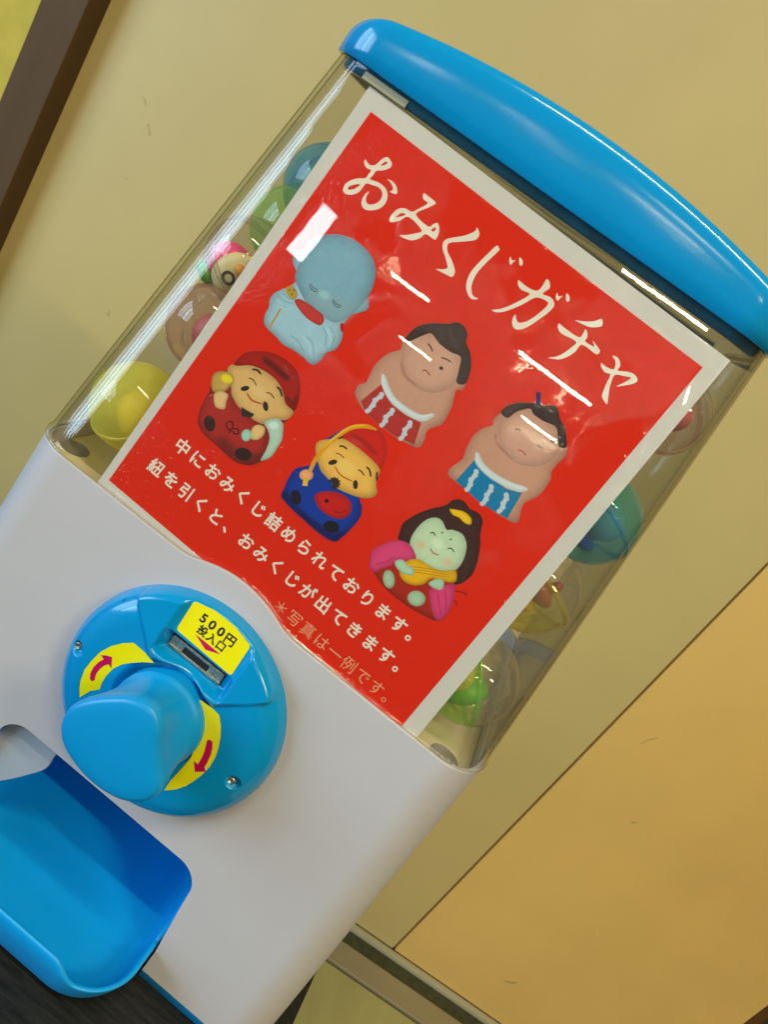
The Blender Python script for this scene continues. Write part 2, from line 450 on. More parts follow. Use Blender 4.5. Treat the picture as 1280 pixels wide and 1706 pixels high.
# dial plate ----------------------------------------------------------
DC = (-5.0, -69.0)                            # centre on the base front, mm (x', w')
dial = empty('dial_plate_frame', None, None)
a4 = math.radians(4)
def dial_world(u, v, h=0):                    # dial coordinates -> machine frame
    wv = v + DC[1]
    return (DC[0] + u, wv * math.sin(a4) - h * math.cos(a4), wv * math.cos(a4) + h * math.sin(a4))
bpy.data.objects.remove(dial)
def sm(a, b, x):
    t = np.clip((x - a) / (b - a), 0, 1); return t * t * (3 - 2 * t)
H0 = 14.0
def hfield(u, v):
    r = np.hypot(u, v)
    q = np.clip((r - 45.5) / 16.5, 0, 1)
    h = H0 * np.maximum(0, 1 - q ** 2.3) ** (1 / 2.0)
    # raised block towards the top: planes run out to the rim
    uc = u + .5
    d1 = 22.5 + (np.abs(uc) - 20) * 1.0 * .86         # lower-outer slanted side
    side = v - np.where(np.abs(uc) > 20, d1, 22.5)
    up_out = 41 - np.abs(uc)
    Mk = sm(-1.4, 2.4, side) * sm(-2.2, 1.2, up_out)
    blk = (16.6 - .115 * (v - 20)) * np.clip(1 - np.clip((r - 57.5) / 4.5, 0, 1) ** 2.2, 0, 1) ** .5
    h = h * (1 - Mk) + np.maximum(h, blk) * Mk
    # recess
    ru = sm(-2.5, 2.0, 19.8 - np.abs(u)); rv = sm(25.0, 29.0, v)
    fl = np.where(v < 38, 7.0, 7.0 + (12.2 - .17 * (v - 38) - 7.0) * sm(38, 39.4, v))
    fl = np.minimum(fl, h)
    h = h * (1 - ru * rv) + fl * ru * rv
    # well round the knob, with a soft lip
    h = h - 5.0 * (1 - sm(24.5, 28.5, r)) 
    # screw recesses
    for cx, cy in ((-53.2, -2.6), (50.0, -4.5)):
        d = np.hypot(u - cx, (v - cy)); h = h - 3.2 * (1 - sm(2.6, 4.0, d)) * 1.0
    return h
nr, na = 130, 640
rr = np.linspace(2, 62, nr); aa = np.linspace(0, 2 * math.pi, na, endpoint=False)
U = rr[:, None] * np.cos(aa)[None]; V = rr[:, None] * np.sin(aa)[None]; Hh = hfield(U, V)
vv = [dial_world(U[i, j], V[i, j], Hh[i, j]) for i in range(nr) for j in range(na)]
ff = [(i * na + j, (i + 1) * na + j, (i + 1) * na + (j + 1) % na, i * na + (j + 1) % na) for i in range(nr - 1) for j in range(na)]
nb = len(vv); vv += [dial_world(rr[-1] * math.cos(q), rr[-1] * math.sin(q), -1.0) for q in aa]
ff += [((nr - 1) * na + j, nb + j, nb + (j + 1) % na, (nr - 1) * na + (j + 1) % na) for j in range(na)]
plate = mesh('dial_plate', vv, ff, M_BLUE, machine)

def dial_uv(px, py, h):
    x, wv = on_base(px, py, h / 1000); return x - DC[0], wv - DC[1]
z8 = zoomer(80, 950, 3.048)
def rounded(P, r=1.2, n=5):
    out = []; P = [np.array(p, float) for p in P]
    for i in range(len(P)):
        a, b, c = P[i - 1], P[i], P[(i + 1) % len(P)]
        la, lc = np.linalg.norm(a - b), np.linalg.norm(c - b); q = min(r, la * .45, lc * .45)
        p0, p1 = b + (a - b) / la * q, b + (c - b) / lc * q
        for k in range(n + 1):
            t = k / n; out.append((1 - t) ** 2 * p0 + 2 * t * (1 - t) * b + t * t * p1)
    return out
def decal(name, loops, mat, parent, hfun, thick=.15, label=None):
    vv, ff = fill2d(loops)
    return mesh(name, [dial_world(x, y, hfun(x, y)) for x, y in vv], ff, mat, parent, smooth=False, label=label)
flat = lambda h: (lambda x, y: h)
# arc stickers with arrows
arcL = [dial_uv(*p, H0) for p in z8([(435, 368), (490, 415), (538, 470), (480, 466), (420, 470), (375, 478), (330, 500), (295, 535), (272, 575), (262, 605), (215, 612), (160, 645), (160, 600), (165, 560), (185, 505), (220, 460), (265, 415), (320, 385), (380, 370)])]
arcR = [dial_uv(*p, H0) for p in z8([(750, 648), (790, 668), (835, 700), (870, 735), (878, 790), (876, 850), (866, 900), (850, 950), (820, 1000), (780, 1040), (740, 1070), (700, 1095), (650, 1112), (590, 1118), (620, 1070), (690, 995), (725, 950), (750, 900), (775, 850), (785, 800), (782, 750), (770, 700)])]
aL = decal('arrow_sticker', [arcL], M_YELLOW, plate, flat(H0 + .15), label='yellow arc sticker with an arrow, left of the knob')
aR = decal('arrow_sticker', [arcR], M_YELLOW, plate, flat(H0 + .15), label='yellow arc sticker with an arrow, right of the knob')
def mach_text_parent(o, parent): o.parent = parent
arrL = [dial_uv(*p, H0) for p in z8([(213, 550), (216, 520), (232, 490), (262, 462), (283, 452), (270, 430), (300, 432), (325, 440), (324, 468), (322, 497), (308, 476), (285, 483), (262, 502), (245, 525), (235, 558), (222, 563)])]
arrR = [dial_uv(*p, H0) for p in z8([(808, 865), (822, 857), (836, 870), (836, 900), (828, 935), (810, 975), (795, 998), (803, 1022), (775, 1022), (747, 1022), (744, 990), (742, 967), (762, 984), (780, 955), (795, 920), (803, 890)])]
decal('printed_arrow', [arrL], M_MAGENTA, plate, flat(H0 + .3)); decal('printed_arrow', [arrR], M_MAGENTA, plate, flat(H0 + .3))
# price sticker on the tilted face of the recess
HS = lambda x, y: 12.2 - .17 * (y - 38) + .2
def sdial(px, py):
    h = 10.6
    for _ in range(6):
        u, v = dial_uv(px, py, h); h = HS(u, v)
    return u, v
stk = rounded([sdial(*p) for p in z8([(742, 155), (850, 205), (950, 285), (1030, 385), (928, 537), (650, 300)])], 1.6)
decal('price_sticker', [stk], M_YELLOW, plate, HS, label='yellow sticker with the price in black above the coin slot')
tri = [sdial(*p) for p in z8([(750, 328), (795, 395), (878, 425), (815, 374)])]
# tri: a flat downward arrow
tri = [sdial(*p) for p in [(240 + 455 / 5.333, 980 + 405 / 5.333), (240 + 545 / 5.333, 980 + 545 / 5.333), (240 + 680 / 5.333, 980 + 588 / 5.333)]]
decal('printed_arrow', [tri], M_MAGENTA, plate, lambda x, y: HS(x, y) + .12)

def glyph_mesh(text, off=0.0):
    cu = bpy.data.curves.new('t', 'FONT'); cu.body = text; cu.size = 1; cu.offset = off; cu.resolution_u = 4
    o = bpy.data.objects.new('t', cu); COL.objects.link(o); bpy.context.view_layer.update()
    dgx = bpy.context.evaluated_depsgraph_get()
    mm = bpy.data.meshes.new_from_object(o.evaluated_get(dgx), depsgraph=dgx)
    vs = [tuple(p.co) for p in mm.vertices]; fs = [tuple(p.vertices) for p in mm.polygons]
    bpy.data.objects.remove(o); bpy.data.curves.remove(cu); bpy.data.meshes.remove(mm)
    return vs, fs
def char_run(text, p0, p1, size, off=0.0, sx=1.0, steps=None, boxc=(.5, .38)):
    """characters spaced evenly with the first char's centre at p0 and the char number `steps` at p1"""
    p0 = np.array(p0, float); p1 = np.array(p1, float); steps = steps or len(text) - 1
    d = (p1 - p0) / steps; e1 = d / np.linalg.norm(d); e2 = np.array([-e1[1], e1[0]])
    V_, F_ = [], []
    for k, ch in enumerate(text):
        vs, fs = glyph_mesh(ch, off)
        if not vs: continue
        c = p0 + d * k; n0 = len(V_)
        for x, y, _ in vs:
            q = c + e1 * (x - boxc[0]) * size * sx + e2 * (y - boxc[1]) * size; V_.append((q[0], q[1]))
        F_ += [tuple(i + n0 for i in fc) for fc in fs]
    return V_, F_
def bolder(V_, F_, d, n=5):                    # heavier weight: copies shifted a hair, each on its own level
    VV, FF = [], []
    for k in range(n):
        q = 2 * math.pi * k / n; n0 = len(VV); sh = (d * math.cos(q), d * math.sin(q)) if k else (0, 0)
        VV += [(x + sh[0], y + sh[1], .003 * k) for x, y in V_]; FF += [tuple(i + n0 for i in f) for f in F_]
    return VV, FF
zs = zoomer(240, 980, 5.3333)
def sp(p): return sdial(*zs([p])[0])
for txt, a, b, size, off in (('500', (537, 268), (690, 388), 6.2, .012), ('円', (766, 458), (900, 560), 6.0, .01), ('投入口', (522, 378), (683, 512), 5.1, .006)):
    bc = (.5, .38) if txt != '500' else (.29, .36)
    V_, F_ = char_run(txt, sp(a), sp(b), size, off, sx=1.15 if txt == '500' else 1.05, steps=max(1, len(txt) - 1), boxc=bc)
    V_, F_ = bolder(V_, F_, .13)
    mesh('printed_text', [dial_world(x, y, HS(x, y) + .12 + h) for x, y, h in V_], F_, M_BLACK, plate, smooth=False)
# coin slot
def dbox(u0, u1, v0, v1, h0, h1):
    P = [dial_world(u, v, h) for u in (u0, u1) for v in (v0, v1) for h in (h0, h1)]
    return P, [(0, 1, 3, 2), (4, 6, 7, 5), (0, 4, 5, 1), (2, 3, 7, 6), (0, 2, 6, 4), (1, 5, 7, 3)]
def dpart(name, b, mat, bev=.2, label=None):
    o = mesh(name, *dbox(*b), mat, plate, smooth=False, label=label)
    md = o.modifiers.new('bevel', 'BEVEL'); md.width = bev * .001; md.segments = 2
    return o
dpart('slot_recess', (-18.2, 15.6, 28.6, 37.9, 6.0, 7.3), M_DARK, .1)
dpart('slot_bar', (-17.6, 15.2, 29.0, 30.6, 6.9, 8.3), M_METAL, .3)
dpart('slot_bar', (-17.0, 14.8, 34.0, 35.6, 6.9, 7.9), M_METAL, .3)
dpart('slot_bar', (-17.6, -9.5, 30.2, 34.6, 6.8, 7.7), M_METAL, .3)
dpart('slot_bar', (6.5, 15.0, 30.2, 34.6, 6.8, 7.7), M_METAL, .3)
# screws
for px, py in ((130.5, 1076), (388, 1297)):
    u, v = dial_uv(px, py, 9.0)
    hh = float(hfield(np.array(u), np.array(v))) + .2
    rg = []
    for s, dh in ((2.4, -.5), (2.4, .5), (2.0, 1.0), (1.0, 1.15), (.95, .3), (.01, .2)):
        rg.append([dial_world(u + s * math.cos(q * math.pi / 12), v + s * math.sin(q * math.pi / 12), hh + dh) for q in range(24)])
    mesh('screw', *skin(rg), M_METAL, plate)

# knob
face = [dial_uv(*p, 45) for p in z8([(72, 790), (90, 725), (140, 675), (250, 645), (400, 640), (490, 665), (555, 715), (578, 800), (572, 900), (575, 1010), (580, 1090), (560, 1140), (500, 1168), (400, 1165), (300, 1120), (200, 1040), (120, 940), (80, 860)])]
face = catmull(face, 6)
fc = np.mean(face, axis=0)
# resample by angle around fc
def by_angle(P, n=144):
    P = np.array(P) - fc; an = np.arctan2(P[:, 1], P[:, 0]); r = np.hypot(P[:, 0], P[:, 1]); o = np.argsort(an)
    an, r = an[o], r[o]; q = np.linspace(-math.pi, math.pi, n, endpoint=False)
    return q, np.interp(q, an, r, period=2 * math.pi)
qa, fr_ = by_angle(face)
circ_c = np.array([1.0, -1.5])
def kr(sface, scale, h, rad=24.6):
    c = fc * sface + circ_c * (1 - sface); out = []
    for q, r in zip(qa, fr_):
        R = (r * sface + rad * (1 - sface)) * scale
        out.append(dial_world(c[0] + R * math.cos(q), c[1] + R * math.sin(q), h))
    return out
rg = [kr(0, 1, 6), kr(0, 1, 17.0), kr(.05, .995, 18.4), kr(.1, .955, 19.3), kr(.25, .93, 22), kr(.5, .92, 27), kr(.75, .93, 32), kr(.92, .96, 36.5), kr(1, .99, 40), kr(1, 1.0, 42.5), kr(1, .995, 45.2), kr(1, .982, 46.5), kr(1, .955, 47.3), kr(1, .90, 47.8), kr(1, .7, 48.2), kr(1, .4, 48.5)]
v, f = skin(rg); nb = len(v); v.append(dial_world(fc[0], fc[1], 48.65)); n = len(qa)
f += [((len(rg) - 1) * n + i, (len(rg) - 1) * n + (i + 1) % n, nb) for i in range(n)]
mesh('knob', v, f, M_BLUE_KNOB, machine)

# ------------------------------------------------------------------ the poster: print laid out in millimetres on the sheet
PO = -.0032                                    # sheet sits just behind the clear front
def uvp(p): return on_case(p[0], p[1], PO)
a11 = math.radians(11.5)
def sheet_z(u, v):                             # slight waviness of the laminated sheet
    return .45 * math.sin(u / 31 + .6) * math.sin(v / 47 + .3) - .35
def sheet_world(u, v, h=0):
    hh = h + PO * 1000 + sheet_z(u, v)
    return (u, v * math.sin(a11) - hh * math.cos(a11), v * math.cos(a11) + hh * math.sin(a11))
RES = 6.6                                      # image pixels per mm
U0, U1, V0, V1 = -112., 108., -14., 238.
IW, IH = int((U1 - U0) * RES), int((V1 - V0) * RES)
def lin(c): c = np.array(c, float) / 255; return np.where(c < .04, c / 12.9, ((c + .055) / 1.055) ** 2.4)
ART = np.zeros((IH, IW, 3), np.float32)
GAIN = 1.18
def ink(c): return np.clip(lin(c) * GAIN, 0, .86)
def to_c(P): return [((u - U0) * RES, (v - V0) * RES) for u, v in (uvp(p) for p in P)]
def mask(P):
    P = np.array(P); x0 = max(0, int(P[:, 0].min()) - 1); x1 = min(IW, int(P[:, 0].max()) + 2)
    y0 = max(0, int(P[:, 1].min()) - 1); y1 = min(IH, int(P[:, 1].max()) + 2)
    if x1 <= x0 or y1 <= y0: return None
    M = np.zeros((y1 - y0, x1 - x0), np.float32); A = P; Bp = np.roll(P, -1, 0); X = np.arange(x0, x1)
    for r in range(y0, y1):
        for sb in (.25, .75):
            yy = r + sb; c = (A[:, 1] <= yy) != (Bp[:, 1] <= yy)
            if not c.any(): continue
            xs = np.sort(A[c, 0] + (yy - A[c, 1]) / (Bp[c, 1] - A[c, 1]) * (Bp[c, 0] - A[c, 0]))
            for a, b in zip(xs[::2], xs[1::2]):
                M[r - y0] += .5 * (np.clip(b - X, 0, 1) - np.clip(a - X, 0, 1))
    return x0, y0, np.clip(M, 0, 1)
def blur(M, r):
    r = int(max(1, r))
    for ax in (0, 1):
        for _ in range(2):
            p = [(0, 0), (0, 0)]; p[ax] = (r, r + 1)
            c = np.cumsum(np.pad(M, p, mode='edge' if M.min() > 0 else 'constant'), axis=ax)
            n = M.shape[ax]
            M = (np.take(c, np.arange(n) + 2 * r, ax) - np.take(c, np.arange(n), ax)) / (2 * r)
    return M
def blend(x0, y0, M, c, a=1.0):
    h, w_ = M.shape; t = ART[y0:y0 + h, x0:x0 + w_]; t += (np.array(c, np.float32) - t) * (M * a)[..., None]
def fill(P, c, a=1.0, smooth=True, soft=0, shade=0, sr=2.2, raw=False):
    P = catmull(P, 5) if smooth else P
    g = mask(P if raw else to_c(P))
    if g is None: return
    x0, y0, M = g
    if soft:
        pd = int(soft * RES) * 2; pd = min(pd, x0, y0); M = np.pad(M, pd); x0 -= pd; y0 -= pd
        M = M[:IH - y0, :IW - x0]; M = blur(M, soft * RES)
    col = ink(c)
    if shade:
        E_ = blur(np.pad(M, 30), sr * RES)[30:-30, 30:-30]
        gy, gx = np.gradient(blur(np.pad(M, 30), sr * RES * .7)[30:-30, 30:-30])
        em = np.clip((gx * .55 - gy * .85) * sr * RES * .7, -1, 1)       # the pictured clay is rounded and lit from the upper left
        ns = blur(rng.standard_normal(M.shape).astype(np.float32), RES * .9); ns /= ns.std() + 1e-6
        k = 1 + .014 * ns - 1.35 * shade * (1 - np.clip((E_ - .45) / .55, 0, 1)) + shade * .3 + .5 * shade * em
        h, w_ = M.shape; t = ART[y0:y0 + h, x0:x0 + w_]
        t += (col[None, None] * k[..., None] - t) * (M * a)[..., None]
    else: blend(x0, y0, M, col, a)
def ell(c, rx, ry, ang=0, n=20):
    q = math.radians(ang)
    return [(c[0] + rx * math.cos(t) * math.cos(q) - ry * math.sin(t) * math.sin(q), c[1] + rx * math.cos(t) * math.sin(q) + ry * math.sin(t) * math.cos(q)) for t in np.linspace(0, 2 * math.pi, n, endpoint=False)]
def stroke_poly(P, wd, taper=True):
    C = np.array(open_curve(P, 6)); T = np.gradient(C, axis=0); T /= np.linalg.norm(T, axis=1)[:, None] + 1e-9
    Nn = np.stack([-T[:, 1], T[:, 0]], 1); t = np.linspace(0, 1, len(C))
    wq = wd / 2 * (np.clip(np.minimum(t, 1 - t) * 5 + .35, 0, 1) if taper else np.ones_like(t))
    return [tuple(p) for p in C + Nn * wq[:, None]] + [tuple(p) for p in (C - Nn * wq[:, None])[::-1]]
def stroke(P, wd, c, a=1.0, taper=True, soft=0): fill(stroke_poly(P, wd / 3.1, taper), c, a, smooth=False, soft=soft)

RED = (202, 16, 0)
ART[:] = (.62, .61, .57)
BORD = [(618, 186), (1172, 612), (668, 1212), (180, 800)]
RED_L = np.array([.70, .016, .0])
_x, _y, _M = mask(to_c(BORD)); blend(_x, _y, _M, RED_L)
SKIN = (176, 132, 112)
OUT = {}
def fig(name, Z, P): OUT[name] = Z(P)
# 1 bald monk figure
Z = zoomer(400, 360, 3.048)
OUT['monk'] = Z([(268, 240), (268, 205), (285, 180), (330, 170), (345, 140), (380, 115), (430, 97), (490, 92), (560, 110), (620, 150), (665, 200), (688, 260), (685, 320), (662, 380), (648, 410), (655, 440), (645, 475), (600, 492), (560, 505), (528, 545), (518, 565), (522, 600), (505, 650), (480, 680), (435, 695), (415, 725), (380, 753), (350, 746), (320, 715), (270, 680), (215, 650), (180, 610), (140, 575), (120, 540), (125, 500), (145, 460), (150, 420), (175, 390), (215, 370), (250, 355), (283, 330), (285, 280)])
fill(OUT['monk'], (140, 176, 192), shade=.35, sr=3)
fill(Z([(283, 330), (285, 280), (345, 150), (430, 97), (560, 110), (665, 200), (688, 300), (650, 410), (560, 505), (480, 540), (400, 490), (330, 430)]), (112, 154, 174), shade=.3, sr=4)
fill(Z([(330, 400), (420, 375), (560, 430), (640, 420), (560, 505), (500, 545), (440, 520), (380, 470)]), (128, 158, 168), a=.7, soft=1.6)
fill(Z(ell((430, 400), 30, 22, 35)), (150, 190, 200), a=.7, soft=.7)
for P in ([(350, 343), (358, 366), (375, 380), (396, 384)], [(357, 340), (368, 360), (396, 376)], [(468, 425), (478, 450), (492, 461), (516, 462)], [(473, 422), (490, 446), (516, 455)]): stroke(Z(P), 4, (40, 50, 55))
fill(Z([(275, 430), (300, 420), (340, 440), (380, 470), (420, 502), (425, 535), (405, 555), (370, 540), (335, 515), (300, 475)]), (176, 50, 46), shade=.3, sr=1)
fill(Z([(510, 545), (526, 548), (520, 590), (508, 570)]), (170, 20, 15))
for P in ([(170, 410), (200, 450), (250, 470)], [(190, 400), (225, 430), (275, 445)], [(215, 385), (245, 415), (275, 425)], [(420, 560), (440, 610), (425, 680)], [(250, 600), (300, 640), (330, 700)], [(340, 610), (370, 650), (375, 740)], [(455, 560), (480, 600), (470, 660)]): stroke(Z(P), 6, (96, 132, 150), a=.6, soft=.25)
for P in ([(180, 420), (215, 462), (262, 470)], [(440, 560), (462, 620), (450, 670)], [(300, 600), (350, 650), (360, 700)]): stroke(Z(P), 9, (178, 205, 215), a=.5, soft=.4)
fill(Z([(230, 365), (265, 352), (290, 390), (285, 415), (265, 422), (238, 395)]), (168, 136, 50), shade=.2, sr=.6)
for c in ((250, 376), (262, 396), (272, 376)): fill(Z(ell(c, 5, 6, 0, 10)), (110, 86, 30))
stroke(Z([(205, 468), (175, 520), (145, 568)]), 10, (176, 130, 40), taper=False)
# 2 sumo figure, red apron
def sumo(nm, Z, body, head, hair, apron, rope, strips, acol, rw):
    OUT[nm] = Z(body)
    fill(OUT[nm], SKIN, shade=.28, sr=3); fill(Z(head), (184, 142, 124), shade=.22, sr=3.5)
    fill(Z(apron), acol, shade=.15, smooth=False, sr=1)
    for P in strips:
        stroke(Z(P), rw * .6, (176, 190, 200), taper=False)
        for k, q in enumerate(open_curve(P, 2)[::1]): fill(Z(ell((q[0] + (6 if k % 2 else -6), q[1]), rw * .36, rw * .34, 30, 12)), (176, 190, 200))
    stroke(Z(rope), rw * 1.0, (176, 190, 196)); stroke(Z([(x - 4, y - 6) for x, y in rope]), rw * .5, (200, 210, 212), a=.7, soft=.3)
    fill(Z(hair), (58, 46, 44), shade=.2, sr=2)
sumo('sumo_red', Z, [(835, 632), (862, 590), (910, 556), (980, 543), (1060, 546), (1100, 538), (1140, 560), (1156, 600), (1150, 642), (1172, 700), (1172, 780), (1150, 845), (1146, 852), (1130, 885), (1100, 882), (1085, 930), (1070, 980), (1030, 1052), (985, 1072), (948, 1092), (935, 1140), (905, 1175), (850, 1155), (780, 1115), (700, 1050), (640, 1000), (600, 940), (585, 900), (600, 860), (640, 845), (662, 800), (690, 750), (750, 700), (815, 675), (822, 640)],
     ell((975, 745), 158, 150, 30), [(835, 635), (862, 590), (910, 556), (980, 543), (1060, 546), (1100, 538), (1140, 560), (1156, 600), (1150, 642), (1172, 700), (1172, 780), (1146, 850), (1100, 845), (1112, 780), (1120, 715), (1070, 690), (1010, 645), (972, 596), (920, 610), (870, 632)],
     [(722, 850), (612, 940), (640, 1000), (700, 1050), (780, 1112), (885, 1162), (920, 1050), (840, 1010), (770, 955)], [(728, 805), (738, 862), (775, 930), (840, 985), (920, 1025), (985, 1010)],
     [[(725, 905), (690, 935), (652, 990)], [(780, 985), (745, 1020), (725, 1062)], [(870, 1048), (842, 1085), (822, 1130)]], (160, 40, 36), 34)
for P, wd, c in (([(952, 645), (966, 660), (980, 690)], 7, (50, 36, 34)), ([(1020, 718), (1045, 725), (1075, 742)], 7, (50, 36, 34)), ([(925, 785), (945, 784), (966, 812)], 6, (140, 30, 24)), ([(820, 740), (840, 810), (900, 860)], 10, (150, 100, 84))): stroke(Z(P), wd, c, soft=.0 if wd < 9 else .5)
for c in ((930, 697), (1022, 772)): fill(Z(ell(c, 11, 9, 30, 12)), (60, 46, 40))
stroke(Z([(1060, 560), (1080, 620), (1110, 680)]), 10, (84, 70, 66), a=.5, soft=.4)
# 3 laughing figure in red hat with a mallet and sack
Z = zoomer(300, 560, 3.368)
OUT['mallet'] = Z([(300, 158), (330, 120), (360, 95), (430, 84), (520, 95), (600, 140), (655, 200), (672, 290), (660, 380), (636, 425), (602, 470), (575, 490), (576, 530), (570, 580), (545, 625), (505, 680), (455, 700), (400, 722), (345, 718), (290, 692), (210, 620), (130, 550), (98, 490), (105, 425), (135, 375), (160, 320), (172, 262), (188, 210), (235, 196), (262, 188), (280, 165)])
fill(OUT['mallet'], (128, 26, 20), shade=.35, sr=3)
fill(Z([(310, 140), (360, 95), (430, 84), (520, 95), (600, 140), (655, 200), (672, 290), (655, 390), (610, 400), (590, 350), (540, 290), (500, 230), (420, 180), (330, 165)]), (150, 24, 14), shade=.3, sr=2)
stroke(Z([(460, 118), (540, 180), (620, 250)]), 34, (60, 22, 18), a=.8, soft=.8); stroke(Z([(600, 340), (640, 380), (655, 330)]), 22, (90, 18, 14), a=.7, soft=.6)
FACE = (196, 158, 98)
fill(Z([(262, 190), (287, 160), (322, 166), (400, 165), (480, 200), (540, 250), (575, 310), (590, 378), (634, 425), (600, 468), (560, 470), (520, 466), (470, 492), (430, 480), (375, 448), (322, 392), (288, 335), (282, 260)]), FACE, shade=.3, sr=2.5)
fill(Z(ell((440, 310), 60, 34, 40)), (214, 182, 124), a=.6, soft=1.2)
fill(Z([(150, 325), (185, 312), (280, 330), (322, 392), (400, 460), (440, 500), (500, 530), (480, 600), (470, 680), (420, 715), (345, 718), (290, 692), (210, 620), (130, 550), (98, 490), (105, 420)]), (150, 36, 30), shade=.4, sr=3)
fill(Z([(210, 600), (300, 690), (400, 720), (470, 690), (460, 660), (340, 640), (240, 560)]), (60, 26, 26), a=.6, soft=1.4)
fill(Z([(172, 262), (188, 210), (235, 196), (285, 210), (300, 250), (270, 290), (240, 312), (185, 312)]), (172, 142, 70), shade=.3, sr=1.4); fill(Z(ell((262, 238), 34, 24, 20)), (240, 205, 30), a=.85, soft=.5)
fill(Z([(190, 322), (230, 308), (268, 330), (257, 365), (246, 408), (200, 400), (188, 370)]), (204, 168, 116), shade=.25, sr=1.2)
fill(Z([(470, 482), (540, 462), (575, 490), (576, 530), (570, 580), (545, 625), (505, 680), (450, 698), (480, 640), (500, 580), (492, 530)]), (160, 190, 172), shade=.25, sr=1.6); fill(Z(ell((525, 500), 28, 20)), (205, 228, 215), a=.7, soft=.6)
fill(Z([(400, 522), (430, 497), (472, 512), (466, 556), (430, 582), (393, 572)]), (206, 172, 112), shade=.25, sr=1.2); fill(Z(ell((370, 556), 28, 34, 10)), (140, 192, 172), shade=.25, sr=1)
fill(Z(ell((162, 490), 32, 46, -12)), (52, 26, 24)); fill(Z(ell((352, 662), 48, 36, 12)), (44, 24, 24))
for P in ([(262, 480), (258, 510), (282, 530)], [(262, 480), (290, 482), (292, 512), (275, 530)], [(290, 520), (322, 522), (322, 548), (294, 545)], [(285, 525), (270, 545)], [(292, 530), (300, 552)]): stroke(Z(P), 7, (52, 18, 20))
INK = (44, 36, 30)
for c, rx, ry, an in (((362, 293), 25, 14, -12), ((478, 393), 15, 28, -10)): fill(Z(ell(c, rx, ry, an)), INK)
for k in range(7): stroke(Z([(345 + k * 11, 398 + k * 6), (350 + k * 8, 430 + k * 3), (350 + k * 5, 452)]), 11, INK)
for P, wd, c in (([(370, 315), (400, 358), (462, 382)], 7, (150, 36, 24)), ([(380, 233), (408, 246), (428, 280)], 6, INK), ([(480, 315), (505, 322), (530, 352)], 6, INK), ([(400, 186), (430, 190), (454, 215)], 11, INK), ([(540, 283), (560, 302), (572, 342)], 11, INK)): stroke(Z(P), wd, c)
# 4 figure in blue robe with a rod and a red fish
OUT['rod'] = Z([(568, 900), (580, 860), (600, 810), (632, 758), (660, 738), (718, 726), (745, 700), (762, 660), (760, 630), (775, 595), (830, 570), (900, 530), (960, 505), (1040, 498), (1100, 518), (1140, 555), (1162, 620), (1150, 700), (1122, 750), (1112, 790), (1100, 835), (1106, 880), (1070, 908), (1010, 908), (1022, 960), (1010, 1020), (960, 1082), (900, 1135), (860, 1152), (780, 1105), (700, 1035), (620, 965)])
fill(OUT['rod'], (8, 48, 138), shade=.4, sr=3)
fill(Z([(568, 900), (600, 930), (700, 1035), (860, 1152), (940, 1090), (860, 1100), (740, 1020), (640, 930), (600, 860)]), (8, 14, 60), a=.75, soft=1)
fill(Z([(900, 572), (950, 525), (1010, 505), (1080, 512), (1140, 555), (1162, 620), (1150, 700), (1120, 748), (1060, 705), (980, 635)]), (186, 30, 18), shade=.15, sr=2); stroke(Z([(960, 550), (1040, 600), (1110, 670)]), 26, (130, 24, 14), a=.6, soft=.6)
fill(Z([(760, 650), (762, 610), (780, 588), (820, 580), (900, 572), (960, 600), (1040, 660), (1118, 740), (1112, 790), (1100, 835), (1106, 880), (1070, 908), (1010, 906), (940, 882), (880, 852), (822, 792), (785, 745)]), (210, 164, 76), shade=.35, sr=2.8)
fill(Z(ell((935, 740), 60, 40, 40)), (230, 192, 104), a=.6, soft=1.2)
fill(Z([(755, 900), (790, 875), (862, 873), (930, 900), (964, 950), (950, 1002), (900, 1026), (840, 1010), (780, 965)]), (176, 22, 22), shade=.3, sr=1.8); fill(Z(ell((823, 925), 12, 12)), (30, 14, 18)); stroke(Z([(860, 985), (900, 990), (935, 975)]), 8, (110, 14, 20), a=.7)
fill(Z(ell((650, 905), 30, 43, -10)), (22, 18, 40)); fill(Z(ell((850, 1070), 46, 33, 12)), (20, 16, 34))
stroke(Z([(1105, 526), (1040, 506), (960, 515), (880, 565), (800, 640), (750, 710), (700, 832)]), 22, (206, 142, 14)); stroke(Z([(1040, 500), (960, 508), (880, 558), (800, 632)]), 7, (240, 190, 50), a=.8)
fill(Z(ell((708, 780), 39, 32)), (216, 152, 100), shade=.25, sr=1.2); stroke(Z([(706, 800), (700, 840)]), 26, (214, 172, 30), taper=False)
for c, rx, ry, an in (((857, 708), 26, 14, -14), ((985, 833), 14, 26, 0)): fill(Z(ell(c, rx, ry, an)), INK)
for k in range(9):
    q = math.radians(-150 + k * 32); stroke(Z([(865, 825), (865 + 36 * math.cos(q), 825 + 36 * math.sin(q))]), 13, INK)
for P, wd, c in (([(868, 730), (900, 778), (972, 818)], 6, (160, 50, 24)), ([(890, 618), (915, 618), (940, 636)], 9, INK), ([(1045, 732), (1064, 752), (1072, 792)], 10, INK), ([(872, 655), (900, 665), (922, 686)], 5, INK), ([(998, 748), (1018, 760), (1036, 785)], 7, INK), ([(885, 575), (900, 570), (915, 562)], 9, INK)): stroke(Z(P), wd, c)
for k in range(4): stroke(Z([(1112, 760 + k * 12), (1098, 778 + k * 12)]), 7, INK)
